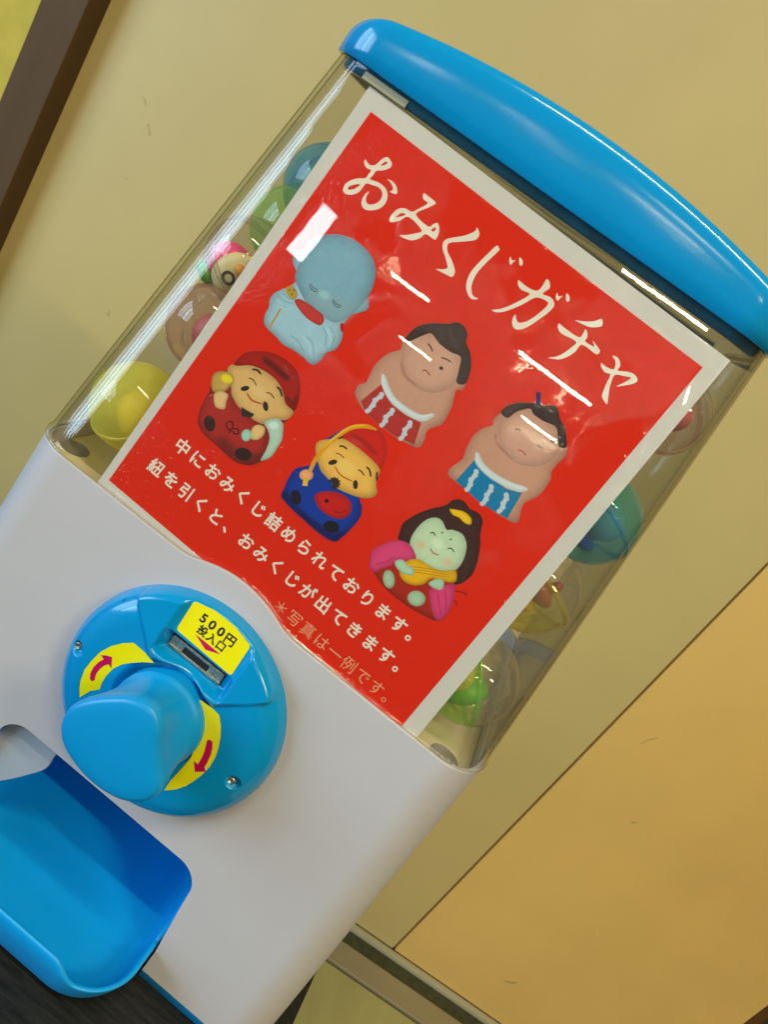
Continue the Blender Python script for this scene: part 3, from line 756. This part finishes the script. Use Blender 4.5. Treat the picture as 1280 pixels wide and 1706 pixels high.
# 5 sumo figure, blue apron
Z = zoomer(580, 640, 3.2)
sumo('sumo_blue', Z, [(815, 150), (850, 115), (910, 98), (985, 100), (1000, 90), (1030, 92), (1050, 116), (1085, 108), (1120, 130), (1132, 180), (1160, 240), (1170, 335), (1166, 375), (1150, 395), (1112, 432), (1085, 470), (1080, 510), (1030, 582), (985, 612), (940, 635), (922, 680), (908, 732), (880, 738), (840, 715), (790, 688), (700, 620), (575, 520), (540, 490), (535, 465), (555, 440), (610, 400), (632, 340), (672, 272), (720, 235), (770, 222), (775, 190)],
     ell((965, 285), 172, 150, 30), [(815, 150), (850, 115), (910, 98), (990, 100), (1050, 116), (1085, 108), (1120, 130), (1132, 180), (1160, 240), (1168, 332), (1128, 334), (1120, 280), (1108, 228), (1040, 195), (990, 160), (970, 130), (900, 148), (852, 180)],
     [(675, 405), (575, 515), (640, 575), (700, 630), (850, 715), (930, 580), (850, 560), (760, 500)], [(690, 368), (702, 420), (760, 480), (840, 528), (900, 552), (958, 562)],
     [[(690, 465), (660, 510), (640, 562)], [(770, 545), (745, 590), (722, 638)], [(850, 590), (832, 635), (812, 678)]], (6, 112, 160), 36)
stroke(Z([(1015, 110), (1017, 75), (1015, 42)]), 24, (42, 36, 84), taper=False)
for P, wd, c in (([(890, 240), (905, 238), (925, 248)], 8, (70, 56, 50)), ([(1005, 325), (1022, 332), (1045, 345)], 9, (70, 56, 50)), ([(1066, 285), (1080, 288), (1092, 314)], 7, (50, 40, 36)), ([(905, 351), (930, 357), (951, 384)], 6, (150, 40, 34)), ([(790, 260), (800, 320), (870, 390)], 10, (146, 98, 82))): stroke(Z(P), wd, c, soft=0 if wd < 10 else .5)
# 6 woman figure with a lute
OUT['lute'] = Z([(270, 830), (280, 775), (300, 735), (370, 692), (440, 665), (520, 645), (560, 618), (600, 614), (630, 635), (652, 665), (700, 690), (719, 730), (706, 800), (706, 860), (690, 950), (660, 1020), (605, 1064), (572, 1075), (562, 1160), (530, 1222), (482, 1264), (400, 1232), (300, 1172), (200, 1090), (140, 1008), (118, 972), (116, 935), (130, 890), (170, 860), (230, 838)])
fill(OUT['lute'], (150, 32, 18), shade=.35, sr=3)
fill(Z([(270, 830), (280, 775), (300, 735), (370, 692), (440, 665), (520, 645), (560, 618), (600, 614), (630, 635), (652, 665), (700, 690), (719, 730), (706, 800), (706, 860), (690, 950), (660, 1020), (600, 1065), (565, 1060), (580, 990), (470, 900), (330, 852)]), (58, 34, 32), shade=.25, sr=2.5)
fill(Z([(330, 862), (340, 812), (375, 760), (420, 722), (470, 711), (505, 733), (525, 775), (560, 777), (610, 800), (632, 850), (625, 910), (602, 962), (570, 992), (510, 1002), (430, 980), (378, 948), (345, 905)]), (172, 196, 164), shade=.22, sr=2.5)
for c in ((392, 858), (535, 952)): fill(Z(ell(c, 30, 22, 35)), (204, 158, 130), a=.6, soft=1)
fill(Z(ell((480, 850), 34, 26, 40)), (200, 218, 192), a=.8, soft=.9)
fill(Z([(118, 932), (130, 890), (170, 860), (265, 832), (332, 857), (364, 930), (320, 942), (250, 940), (240, 962), (180, 985), (132, 1005), (116, 970)]), (196, 60, 110), shade=.3, sr=2)
fill(Z([(440, 1092), (520, 1072), (570, 1070), (562, 1160), (530, 1222), (482, 1264), (452, 1222), (436, 1150)]), (192, 56, 106), shade=.3, sr=2)
for P in ([(150, 960), (210, 945), (250, 915)], [(480, 1110), (490, 1180), (500, 1235)], [(520, 1100), (525, 1160), (520, 1210)]): stroke(Z(P), 9, (150, 34, 80), a=.6, soft=.35)
fill(Z([(275, 992), (320, 940), (380, 935), (430, 965), (500, 995), (572, 995), (576, 1050), (530, 1056), (450, 1036), (400, 1068), (340, 1070), (290, 1042)]), (206, 158, 14), shade=.35, sr=1.6)
for dy in (0, 14, 28): stroke(Z([(330, 970 + dy), (430, 985 + dy), (560, 1012 + dy * .7)]), 4, (150, 108, 10), a=.8)
for P in ([(250, 946), (290, 935), (320, 965), (353, 986), (346, 1016), (310, 1016), (265, 986)], [(430, 1062), (470, 1038), (511, 1050), (500, 1096), (455, 1086)]): fill(Z(P), (154, 190, 164), shade=.25, sr=1.2)
fill(Z(ell((218, 1040), 31, 49, -8)), (150, 180, 150), shade=.3, sr=1.4); fill(Z(ell((365, 1143), 48, 41, 15)), (150, 180, 150), shade=.3, sr=1.4)
fill(Z([(543, 666), (590, 672), (622, 682), (657, 715), (655, 748), (625, 742), (592, 712), (560, 697)]), (216, 176, 12), shade=.3, sr=.9)
for c in ((503, 792), (548, 828)): fill(Z(ell(c, 5, 5, 0, 10)), INK)
for P, wd, c in (([(437, 795), (455, 791), (467, 810)], 6, INK), ([(528, 877), (550, 876), (568, 896)], 6, INK), ([(437, 874), (455, 900), (488, 913)], 6, (170, 40, 30)), ([(568, 1106), (600, 1108), (630, 1122)], 6, (120, 20, 12)), ([(630, 1112), (632, 1132)], 7, (120, 20, 12)), ([(566, 1150), (580, 1168), (576, 1182)], 7, (120, 20, 12))): stroke(Z(P), wd, c)
# print grain
ART *= (1 + .018 * rng.standard_normal(ART.shape[:2]).astype(np.float32))[..., None]
ART = np.clip(ART, 0, 1)
img = bpy.data.images.new('poster_print', IW, IH, float_buffer=True, is_data=False)
px = np.ones((IH, IW, 4), np.float32); px[..., :3] = ART
img.colorspace_settings.name = 'Linear Rec.709'
img.pixels.foreach_set(px.ravel()); img.update(); img.pack()

def laminate(name, image=None, col=(.8, .8, .8)):
    mt, t, out = nt(name); p = N(t, 'ShaderNodeBsdfPrincipled'); t.links.new(p.outputs[0], out.inputs[0])
    if image:
        ti = N(t, 'ShaderNodeTexImage'); ti.image = image; t.links.new(ti.outputs[0], p.inputs['Base Color'])
    else: p.inputs['Base Color'].default_value = (*col, 1)
    p.inputs['Roughness'].default_value = .6; p.inputs['Specular IOR Level'].default_value = .05
    p.inputs['Coat Weight'].default_value = 1; p.inputs['Coat Roughness'].default_value = .035; p.inputs['Coat IOR'].default_value = 1.5
    # the laminate film: long soft waves everywhere, fine crinkles in patches
    big = noise(t, 22, 2, .4); fine = noise(t, 520, 2, .5); msk = noise(t, 30, 3, .55)
    r = ramp(t, msk.outputs['Fac'], [(.45, (.05, .05, .05)), (.53, (1, 1, 1))])
    mu = N(t, 'ShaderNodeMath', operation='MULTIPLY'); t.links.new(fine.outputs['Fac'], mu.inputs[0]); t.links.new(r.outputs[0], mu.inputs[1])
    b1 = bump(t, big.outputs['Fac'], .22, .0012); b2 = bump(t, mu.outputs[0], .9, .0005); t.links.new(b1.outputs[0], b2.inputs['Normal'])
    t.links.new(b2.outputs[0], p.inputs['Coat Normal']); return mt
M_PRINT = laminate('laminated_print', img); M_INKW = laminate('laminated_white_ink', None, (.80, .74, .62)); M_INKP = laminate('laminated_pale_ink', None, (.78, .34, .18))
poster = empty('poster', 'red laminated poster with Japanese lettering and six figurine pictures behind the clear front', 'poster', tuple(R0))
def uvmesh(name, P2, faces, mat, h, label=None, parent=poster):
    o = mesh(name, [sheet_world(x, y, h) for x, y in P2], faces, mat, parent, label=label)
    uv = o.data.uv_layers.new(name='print')
    for lp in o.data.loops:
        u, v = P2[lp.vertex_index]; uv.data[lp.index].uv = ((u - U0) / (U1 - U0), (v - V0) / (V1 - V0))
    return o
c_tl, c_tr = uvp((616, 143)), uvp((1218, 601)); c_bl, c_br = uvp((160, 806)), uvp((672, 1256))
def ext(a, b, vv_): k = (vv_ - b[1]) / (a[1] - b[1]); return (b[0] + (a[0] - b[0]) * k, vv_)
c_bl = ext(c_tl, c_bl, -9); c_br = ext(c_tr, c_br, -9)
gn = 40; P2 = []
for j in range(gn + 1):
    for i in range(gn + 1):
        s, t_ = i / gn, j / gn
        P2.append(tuple((np.array(c_bl) * (1 - s) + np.array(c_br) * s) * (1 - t_) + (np.array(c_tl) * (1 - s) + np.array(c_tr) * s) * t_))
FQ = [(j * (gn + 1) + i, j * (gn + 1) + i + 1, (j + 1) * (gn + 1) + i + 1, (j + 1) * (gn + 1) + i) for j in range(gn) for i in range(gn)]
uvmesh('sheet', P2, FQ, M_PRINT, 0)
LBL = {'monk': 'printed picture of a pale blue bald monk figurine with a red bib', 'sumo_red': 'printed picture of a sumo wrestler figurine in a red apron', 'mallet': 'printed picture of a laughing figurine in a red hat with mallet and sack',
       'rod': 'printed picture of a figurine in a blue robe with a yellow rod and red fish', 'sumo_blue': 'printed picture of a sumo wrestler figurine in a blue apron', 'lute': 'printed picture of a white faced woman figurine with a yellow lute'}
for k, P in OUT.items():
    L = [uvp(p) for p in catmull(P, 4)]
    vv, ff = fill2d([L]); uvmesh('printed_figure', [(x, y) for x, y in vv], ff, M_PRINT, .12, LBL[k])
# brush lettering of the title
ZA, ZBq, ZCq = zoomer(540, 230, 5.818), zoomer(720, 360, 5.3333), zoomer(900, 500, 6.4)
TITLE = [
 [ZA([(400, 210), (390, 235), (400, 275), (430, 300), (458, 312), (430, 355), (402, 390), (330, 393), (260, 410), (205, 450), (184, 500), (197, 533), (240, 551), (295, 546), (345, 518), (380, 475), (410, 442), (470, 457), (530, 480), (563, 520), (563, 570), (530, 620), (470, 646), (425, 640), (407, 610), (415, 560), (440, 518), (400, 545), (368, 600), (366, 655), (400, 694), (465, 702), (545, 682), (600, 625), (617, 545), (590, 480), (525, 430), (445, 400), (475, 365), (507, 320), (570, 316), (640, 290), (660, 250), (630, 198), (605, 187), (560, 208), (510, 255), (465, 267), (430, 250)]),
  ZA([(548, 270), (580, 240), (605, 230), (615, 245), (590, 262)]), ZA([(230, 492), (260, 462), (350, 448), (310, 485), (260, 502)]), 'x', ZA([(612, 402), (655, 415), (700, 465), (712, 520), (700, 545), (670, 538), (638, 520), (668, 505), (665, 470), (640, 425)])],
 [ZA([(970, 535), (1000, 555), (1080, 620), (1070, 645), (1000, 680), (890, 740), (1010, 858), (1055, 838), (1100, 822), (1117, 870), (1110, 930), (1085, 980), (1060, 978), (985, 930), (930, 970), (860, 992), (800, 980), (730, 943), (800, 940), (880, 925), (950, 895), (825, 765), (740, 800), (660, 818), (635, 800), (650, 755), (700, 700), (750, 680), (800, 688), (855, 715), (930, 680), (1008, 632), (970, 600), (958, 570)]),
  ZA([(692, 772), (730, 740), (760, 728), (795, 742), (750, 760)]), ZA([(1040, 888), (1082, 865), (1085, 885), (1060, 908)])],
 [ZBq([(400, 100), (422, 150), (410, 190), (370, 215), (250, 228), (165, 235), (138, 260), (140, 320), (175, 390), (202, 470), (200, 510), (178, 540), (150, 530), (90, 500), (35, 470), (90, 472), (132, 465), (138, 440), (120, 370), (95, 290), (100, 235), (130, 205), (190, 190), (280, 175), (350, 150), (388, 128)])],
 [ZBq([(575, 260), (597, 285), (595, 305), (480, 415), (390, 520), (352, 620), (355, 680), (372, 712), (408, 728), (395, 738), (355, 735), (325, 705), (305, 640), (312, 570), (350, 490), (420, 410), (500, 330)]), 'x', ZBq([(700, 358), (712, 390), (742, 388), (720, 412), (700, 432), (688, 405), (690, 375)]), 'x', ZBq([(778, 366), (800, 380), (808, 405), (805, 430), (790, 438), (778, 425)])],
 [ZBq([(772, 565), (800, 590), (870, 640), (935, 660), (975, 630), (1005, 580), (1025, 555), (1045, 580), (1052, 620), (1040, 645), (985, 688), (1050, 715), (1085, 755), (1085, 800), (1040, 850), (960, 910), (880, 965), (800, 1003), (740, 1000), (715, 960), (718, 910), (740, 872), (750, 910), (765, 940), (800, 945), (860, 925), (930, 880), (1000, 820), (1030, 785), (1025, 755), (925, 720), (800, 785), (680, 835), (600, 853), (560, 848), (535, 832), (620, 820), (720, 780), (870, 695), (800, 655), (770, 620), (765, 585)]), 'x', ZBq([(1115, 677), (1128, 710), (1162, 705), (1140, 728), (1118, 750), (1103, 725), (1106, 695)]), 'x', ZBq([(1197, 685), (1218, 700), (1227, 725), (1225, 748), (1210, 758), (1195, 745)])],
 [ZCq([(375, 212), (440, 220), (520, 225), (590, 220), (655, 197), (672, 220), (670, 260), (650, 280), (580, 288), (520, 280), (440, 245)]), 'x', ZCq([(205, 248), (225, 260), (300, 320), (420, 395), (465, 350), (488, 308), (508, 350), (505, 400), (485, 438), (578, 495), (575, 460), (565, 430), (600, 470), (640, 530), (640, 555), (620, 572), (590, 568), (450, 470), (380, 545), (290, 605), (210, 630), (150, 625), (90, 612), (180, 600), (260, 560), (340, 500), (390, 440), (260, 370), (215, 335), (192, 280)])],
 [ZCq([(775, 597), (800, 592), (840, 620), (858, 670), (855, 710), (832, 750), (930, 762), (1000, 785), (1040, 830), (1035, 870), (980, 895), (900, 910), (815, 920), (900, 880), (970, 835), (965, 822), (900, 808), (800, 798), (755, 900), (738, 980), (722, 1100), (710, 1105), (665, 1035), (675, 980), (710, 890), (755, 795), (700, 770), (660, 720), (653, 675), (665, 672), (720, 715), (785, 738), (808, 690), (805, 640)])]]
for gl in TITLE:
    V_, F_, grp = [], [], []
    for it in gl + ['x']:
        if isinstance(it, str):
            vv, ff = fill2d(grp); n0 = len(V_); V_ += [(x, y) for x, y in vv]; F_ += [tuple(i + n0 for i in t_) for t_ in ff]; grp = []
        else: grp.append([uvp(p) for p in catmull(it, 3)])
    uvmesh('printed_letter', V_, F_, M_INKW, .12)
z7 = zoomer(200, 700, 2.4615)
for txt, a, b, st, size, off, mt_ in (('中におみくじ詰められております。', (255, 110), (1145, 838), 14, 8.3, .008, M_INKW), ('紐を引くと、おみくじが出てきます。', (146, 195), (1092, 966), 15, 8.3, .008, M_INKW),
                                     ('＊写真は一例です。', (660, 768), (1052, 1098), 7, 8.0, 0, M_INKP)):
    V_, F_ = char_run(txt, uvp(z7([a])[0]), uvp(z7([b])[0]), size, off, steps=st)
    if mt_ is M_INKW:
        V3, F_ = bolder(V_, F_, .16); o = mesh('printed_text', [sheet_world(x, y, .12 + h) for x, y, h in V3], F_, mt_, poster)
    else: uvmesh('printed_text', V_, F_, mt_, .12)

# ------------------------------------------------------------------ toy capsules and what is in them
def tinted(name, c, edge, rough=.03):
    return clear(name, c, (*[x ** .6 for x in c], (.42 if 'yellow' in name else .18) if 'clear' not in name and 'pink' not in name else .05), edge, rough, 1.62, .6)
TINT = {'yellow': ((.97, .94, .10), (.75, .68, .0)), 'clear': ((.96, .93, .89), (.20, .15, .13)), 'pink': ((.96, .82, .80), (.32, .14, .15)), 'green': ((.72, .95, .42), (.30, .60, .12)),
        'blue': ((.38, .76, .95), (.02, .26, .62)), 'teal': ((.36, .84, .80), (.05, .36, .42)), 'lemon': ((.90, .86, .42), (.50, .42, .10)), 'orange': ((.95, .55, .12), (.6, .2, .02))}
TM = {k: tinted(k + '_capsule_plastic', *v) for k, v in TINT.items()}
def sphere_half(r, top, n=40, m_=14, lip=.4):
    rg = []
    for k in range(m_ + 1):
        th = math.pi / 2 * k / m_; z = r * math.sin(th); rr_ = max(.02, r * math.cos(th))
        rg.append([(rr_ * math.cos(2 * math.pi * q / n), rr_ * math.sin(2 * math.pi * q / n), z if top else -z) for q in range(n)])
    return skin(rg)
def rot(o, ax, ay, az): o.rotation_euler = (math.radians(ax), math.radians(ay), math.radians(az))
CAPS = []
def capsule(px, py, y, r, up, lo, label, ang=(20, 30, 0)):
    p = at(px, py, y)
    c = empty('toy_capsule', label, 'toy capsule', tuple(p), 'toy capsules inside the clear case')
    mesh('upper_shell', *sphere_half(r, True), TM[up], c); mesh('lower_shell', *sphere_half(r * .995, False), TM[lo], c)
    rg = [[(q * math.cos(t), q * math.sin(t), z) for t in np.linspace(0, 2 * math.pi, 48, endpoint=False)] for q, z in ((r - .6, -1.3), (r + .5, -1.3), (r + .7, 0), (r + .5, 1.3), (r - .6, 1.3))]
    mesh('seam_band', *skin(rg, closed_rows=True), TM[lo], c)
    for k in range(4):                       # vent holes moulded as small rings
        t = k * math.pi / 2 + .4; z = -.55 * r; q = math.sqrt(r * r - z * z) + .15; cc = Vector((q * math.cos(t), q * math.sin(t), z)); n_ = cc.normalized(); e1 = n_.orthogonal().normalized(); e2 = n_.cross(e1)
        rg = [[tuple(cc + (e1 * math.cos(s) + e2 * math.sin(s)) * rr_ + n_ * d) for s in np.linspace(0, 2 * math.pi, 16, endpoint=False)] for rr_, d in ((1.9, 0), (1.7, .4), (1.3, .4), (1.2, 0))]
        mesh('vent_ring', *skin(rg), TM[lo], c)
    rot(c, *ang); CAPS.append((p, r)); return p
RM = 23.5
P_y = capsule(228, 680, .361, 24.6, 'yellow', 'yellow', 'bright yellow capsule lowest on the left side of the case', (30, -40, 10))
P_p = capsule(352, 548, .375, RM, 'pink', 'pink', 'pale pink clear capsule above the yellow one on the left', (60, 20, 0))
P_c = capsule(415, 440, .380, RM, 'clear', 'clear', 'clear capsule holding a pink and cream toy at the left edge of the poster', (20, 40, 0))
P_g = capsule(492, 385, .402, RM, 'green', 'green', 'green capsule half hidden by the poster edge on the left', (60, 40, 0))
P_b = capsule(545, 318, .410, RM, 'blue', 'blue', 'blue capsule highest on the left side of the case', (60, -40, 0))
P_r1 = capsule(1110, 685, .392, 20.8, 'clear', 'pink', 'smoky clear capsule highest on the right side of the case', (50, 30, 0))
P_r2 = capsule(990, 862, .382, 23.5, 'teal', 'blue', 'teal and blue capsule in the middle of the right side', (-28, 20, 0))
P_r3 = capsule(890, 976, .378, 24.5, 'clear', 'lemon', 'pale lemon capsule holding a dark red toy on the right', (-30, 20, 0))
P_r4 = capsule(786, 1128, .368, 25, 'clear', 'green', 'green and clear capsule lowest on the right side of the case', (0, 62, 20))

M_PINK = solid('hot_pink_vinyl', (.85, .04, .22), .35, .05, 60); M_CREAM = solid('cream_vinyl', (.80, .70, .34), .4, .05, 60); M_ORANGE = solid('orange_vinyl', (.85, .36, .02), .4, .05, 60)
M_GREENV = solid('green_vinyl', (.10, .42, .02), .4, .1, 60); M_REDV = solid('dark_red_vinyl', (.30, .02, .02), .4, .1, 60); M_LEMONV = solid('lemon_vinyl', (.78, .58, .03), .4, .1, 60)
M_TEALV = solid('teal_vinyl', (.02, .30, .36), .4, .1, 60); M_BLUEV = solid('cobalt_vinyl', (.01, .08, .40), .35, .1, 60); M_ROSEV = solid('rose_vinyl', (.55, .14, .14), .4, .2, 60)
M_BAG = clear('crinkled_film', (.99, .99, .97), (.9, .9, .85, .05), (.85, .84, .8), .05, 1.3, .6)
def blob(name, rx, ry, rz, mat, parent=None, off=(0, 0, 0), sq=2.0, n=28, mm_=16, label=None):
    rg = []
    for k in range(mm_ + 1):
        th = -math.pi / 2 + math.pi * k / mm_; cz = math.copysign(abs(math.sin(th)) ** (2 / sq), math.sin(th)); cr = max(.01, abs(math.cos(th)) ** (2 / sq))
        rg.append([(off[0] + rx * cr * math.copysign(abs(math.cos(a)) ** (2 / sq), math.cos(a)), off[1] + ry * cr * math.copysign(abs(math.sin(a)) ** (2 / sq), math.sin(a)), off[2] + rz * cz) for a in np.linspace(0, 2 * math.pi, n, endpoint=False)])
    return mesh(name, *skin(rg), mat, parent, label=label)
def toy(label, cat, p, ang=(0, 0, 0), name='toy_figure'):
    t = empty(name, label, cat, tuple(p)); rot(t, *ang); return t
def film(p, r, label, seed):                 # crumpled clear bag round the toy
    rg2 = np.random.default_rng(seed); n, k_ = 18, 10; ph = rg2.random(12) * 6.3
    rg = []
    for k in range(k_ + 1):
        th = -math.pi / 2 + math.pi * k / k_
        rg.append([tuple(np.array([math.cos(th) * math.cos(a), math.cos(th) * math.sin(a), math.sin(th)]) * r * (1 - .36 * rg2.random())) for a in np.linspace(0, 2 * math.pi, n, endpoint=False)])
    v, f = skin(rg); o = mesh('crumpled_bag', v, f, M_BAG, None, smooth=False, label=label)
    o['category'] = 'bag'; o.location = tuple(p); return o
tt = toy('small pink and cream toy with a round black mark inside a clear capsule', 'toy', P_c + np.array([-.004, -.004, -.004]), (10, 38, 20))
blob('body', 13, 10, 12, M_PINK, tt, (0, 0, -3)); blob('face', 10, 5, 13, M_CREAM, tt, (3, -7.5, 1)); blob('beak', 3.6, 3, 2.6, M_ORANGE, tt, (2.5, -12.4, 6)); blob('foot', 6, 5, 4, M_GREENV, tt, (-2, -4, -15))
def ring_on(parent, c, r0, r1, mat, name='face_mark'):
    rg = [[(c[0] + q * math.cos(t), c[1] + d, c[2] + q * math.sin(t)) for t in np.linspace(0, 2 * math.pi, 24, endpoint=False)] for q, d in ((r1, .6), (r1, 0), (r0, 0), (r0, .6))]
    return mesh(name, *skin(rg), mat, parent)
ring_on(tt, (3.5, -12.6, -1.5), 2.2, 3.6, M_BLACK)
tt = toy('lump of folded yellow and orange paper toy inside the bright yellow capsule', 'toy', P_y + np.array([.006, .0, -.004]), (20, 30, 0)); blob('body', 16, 13, 10, M_LEMONV, tt); blob('foot', 7, 8, 6, M_ORANGE, tt, (12, -6, -6))
tt = toy('green and lemon toy inside the lowest right capsule', 'toy', P_r4 + np.array([-.003, .0, -.002]), (10, -30, 0)); blob('body', 15, 12, 8, M_GREENV, tt, (-2, 0, -7)); blob('head', 10, 8, 10, M_LEMONV, tt, (-4, -6, 5)); ring_on(tt, (-4, -14.2, 5), 2.0, 3.0, M_GREENV)
tt = toy('dark red fish shaped toy inside the pale lemon capsule', 'toy', P_r3 + np.array([-.002, -.004, 0]), (0, 25, 0)); blob('body', 14, 6, 6, M_REDV, tt, (0, 0, 3)); blob('fin', 3, 3, 6, M_REDV, tt, (6, 0, 9)); blob('belly', 12, 8, 5, M_LEMONV, tt, (0, 0, -6))
tt = toy('teal toy with a cobalt base inside the teal capsule', 'toy', P_r2, (0, 20, 0)); blob('body', 15, 10, 11, M_TEALV, tt, (0, 0, 3)); blob('foot', 14, 12, 5, M_BLUEV, tt, (0, 0, -10))
tt = toy('rose coloured toy inside the pale pink capsule', 'toy', P_p + np.array([.002, 0, 0]), (0, 20, 0)); blob('body', 12, 10, 12, M_ROSEV, tt, (2, 0, -2)); blob('head', 6, 6, 6, M_ORANGE, tt, (4, -4, 8))
tt = toy('dull rose toy inside the smoky capsule at the top right', 'toy', P_r1, (0, -20, 0)); blob('body', 11, 9, 9, M_ROSEV, tt, (2, 0, 0)); blob('head', 6, 6, 6, M_CREAM, tt, (-4, -2, 9))
film(P_y, .0238 * 1000, 'crumpled clear film in the bright yellow capsule', 1); film(P_r4, 22.5, 'crumpled clear film in the lowest right capsule', 2); film(P_r2, 23, 'crumpled clear film in the teal capsule', 3)
film(P_r3, 22, 'crumpled clear film in the pale lemon capsule', 4); film(P_p, 22, 'crumpled clear film in the pale pink capsule', 5); film(P_b, 22, 'crumpled clear film in the blue capsule', 6)

# ------------------------------------------------------------------ table, wall, floor
M_TABLE = solid('black_wood', (.013, .014, .012), .5, .5, 30, .35, 260, stretch=(1, 12, 1), dark=(.004, .004, .004), spec=.25)
table = empty('table', 'black wood grained table top under the capsule machine', 'table', (0, 0, 0))
TZ = float(R0[2]) - .2235
o = boxo('table_top', (-.95, .1055, .05, .552, TZ - .032, TZ), M_TABLE, table, .0015)
for x, y in ((-.90, .11), (.045, .11), (-.90, .49), (.045, .49)): boxo('table_leg', (x, x + .045, y, y + .045, 0.002, TZ - .0325), M_TABLE, table)
M_WALL = solid('tan_laminate', (.57, .445, .175), .5, .05, 3, .02, 400, scuff=45); M_WALL2 = solid('ochre_laminate', (.76, .50, .15), .5, .06, 3, .02, 400, scuff=40)
M_WALL_Y = solid('yellow_plaster', (.72, .52, .06), .8, .12, 14, .9, 60)
M_POST = solid('brown_post_paint', (.10, .056, .024), .6, .18, 8, .1, 80, spec=.12, stretch=(1, 1, .1)); M_JOINT = solid('dark_joint', (.05, .038, .02), .7, .2, 30)
M_SILL = solid('aluminium_sill', (.42, .39, .25), .45, .15, 20, .2, 200, stretch=(.05, 1, 1)); M_GASKET = solid('dark_gasket', (.045, .05, .02), .7, .4, 80)
M_STRIP = solid('grey_threshold', (.26, .22, .13), .4, .18, 8, .1, 80, stretch=(.2, 1, 1)); M_TILE = solid('olive_tile', (.34, .32, .13), .35, .14, 10, .06, 60, stretch=(1, .3, 1)); M_GROUT = solid('grout', (.05, .045, .02), .8, .2, 60)
M_TRIM = solid('brown_trim', (.11, .045, .012), .4, .2, 20)
YAW = math.atan2(.12, .9927)
def wbox(name, s0, s1, d0, d1, z0, z1, mat, parent=None, bev=0, label=None):      # s along the wall, d towards the room
    o = boxo(name, (s0, s1, -d1, -d0, z0, z1), mat, parent, bev); o.location = (.394, 1.19, 0); o.rotation_euler.z = YAW
    if label: o['label'] = label
    return o
wall = empty('wall', None, None, (0, 0, 0), kind='structure')
wbox('wall_core', -1.27, .62, -.09, -.025, 0, 2.6, M_JOINT, wall)
wbox('wall_panel', -1.225, -.0022, -.024, 0, .012, 2.6, M_WALL, wall, .0012, 'tan wall panel behind the machine')
wbox('wall_panel', .0022, .552, -.024, 0, .012, 2.6, M_WALL2, wall, .0012, 'ochre wall panel on the right')
wbox('edge_trim', .5535, .570, -.024, .001, .012, 2.6, M_TRIM, wall, .001)
wbox('sill', -1.22, .56, .0015, .014, .0, .012, M_SILL, wall, .001); wbox('sill_gasket', -1.22, .56, .0145, .048, .0, .004, M_GASKET, wall)
wbox('threshold', -1.22, .9, .0485, .098, .0, .009, M_STRIP, wall, .002)
post = empty('post', 'dark brown square post standing proud of the wall on the left', 'post', (0, 0, 0))
boxo('shaft', (-.883, -.816, 1.006, 1.12, .001, 2.6), M_POST, post, .002)
pl = boxo('plaster_wall', (-2.6, -.86, 1.30, 1.4, 0, 2.6), M_WALL_Y); pl['kind'] = 'structure'
dk = boxo('dark_recess', (.96, 2.6, 1.42, 1.5, 0, 2.6), M_DARK); dk['kind'] = 'structure'
fl = boxo('floor', (-3, 3, -6, 2.5, -.05, -.004), M_GROUT); fl['kind'] = 'structure'
tile0 = None
for i in range(-2, 3):
    for j in range(3):
        s0 = i * .452 - .30; o = wbox('floor_tile', s0, s0 + .449, .1015 + j * .452, .1015 + j * .452 + .449, -.0035, .004, M_TILE, fl, .001)


# rubbed marks on the wall panels
M_SCUFF = solid('scuff', (.46, .34, .125), .7, .3, 300)
wd_, wn_ = np.array([.9927, .12, 0]), np.array([.12, -.9927, 0]); wn_ /= np.linalg.norm(wn_)
for pts, wdt in (([(1068, 1240), (1078, 1234), (1098, 1229)], 1.5), ([(838, 1633), (850, 1637), (862, 1638)], 2.5), ([(238, 160), (241, 168), (242, 176)], 1.6), ([(246, 206), (248, 216), (249, 226)], 2.4), ([(1052, 1372), (1056, 1370), (1062, 1371)], 2.0)):
    sp_ = stroke_poly(pts, wdt); vv, ff = fill2d([sp_]); W3 = []
    for x, y in vv:
        r = ray(x, y); t = ((np.array([.394, 1.19, 0]) + wn_ * .0004 - CAM) @ wn_) / (r @ wn_); W3.append(tuple((CAM + r * t)))
    mesh('scuff_mark', W3, ff, M_SCUFF, wall, smooth=False, scale=1.0)
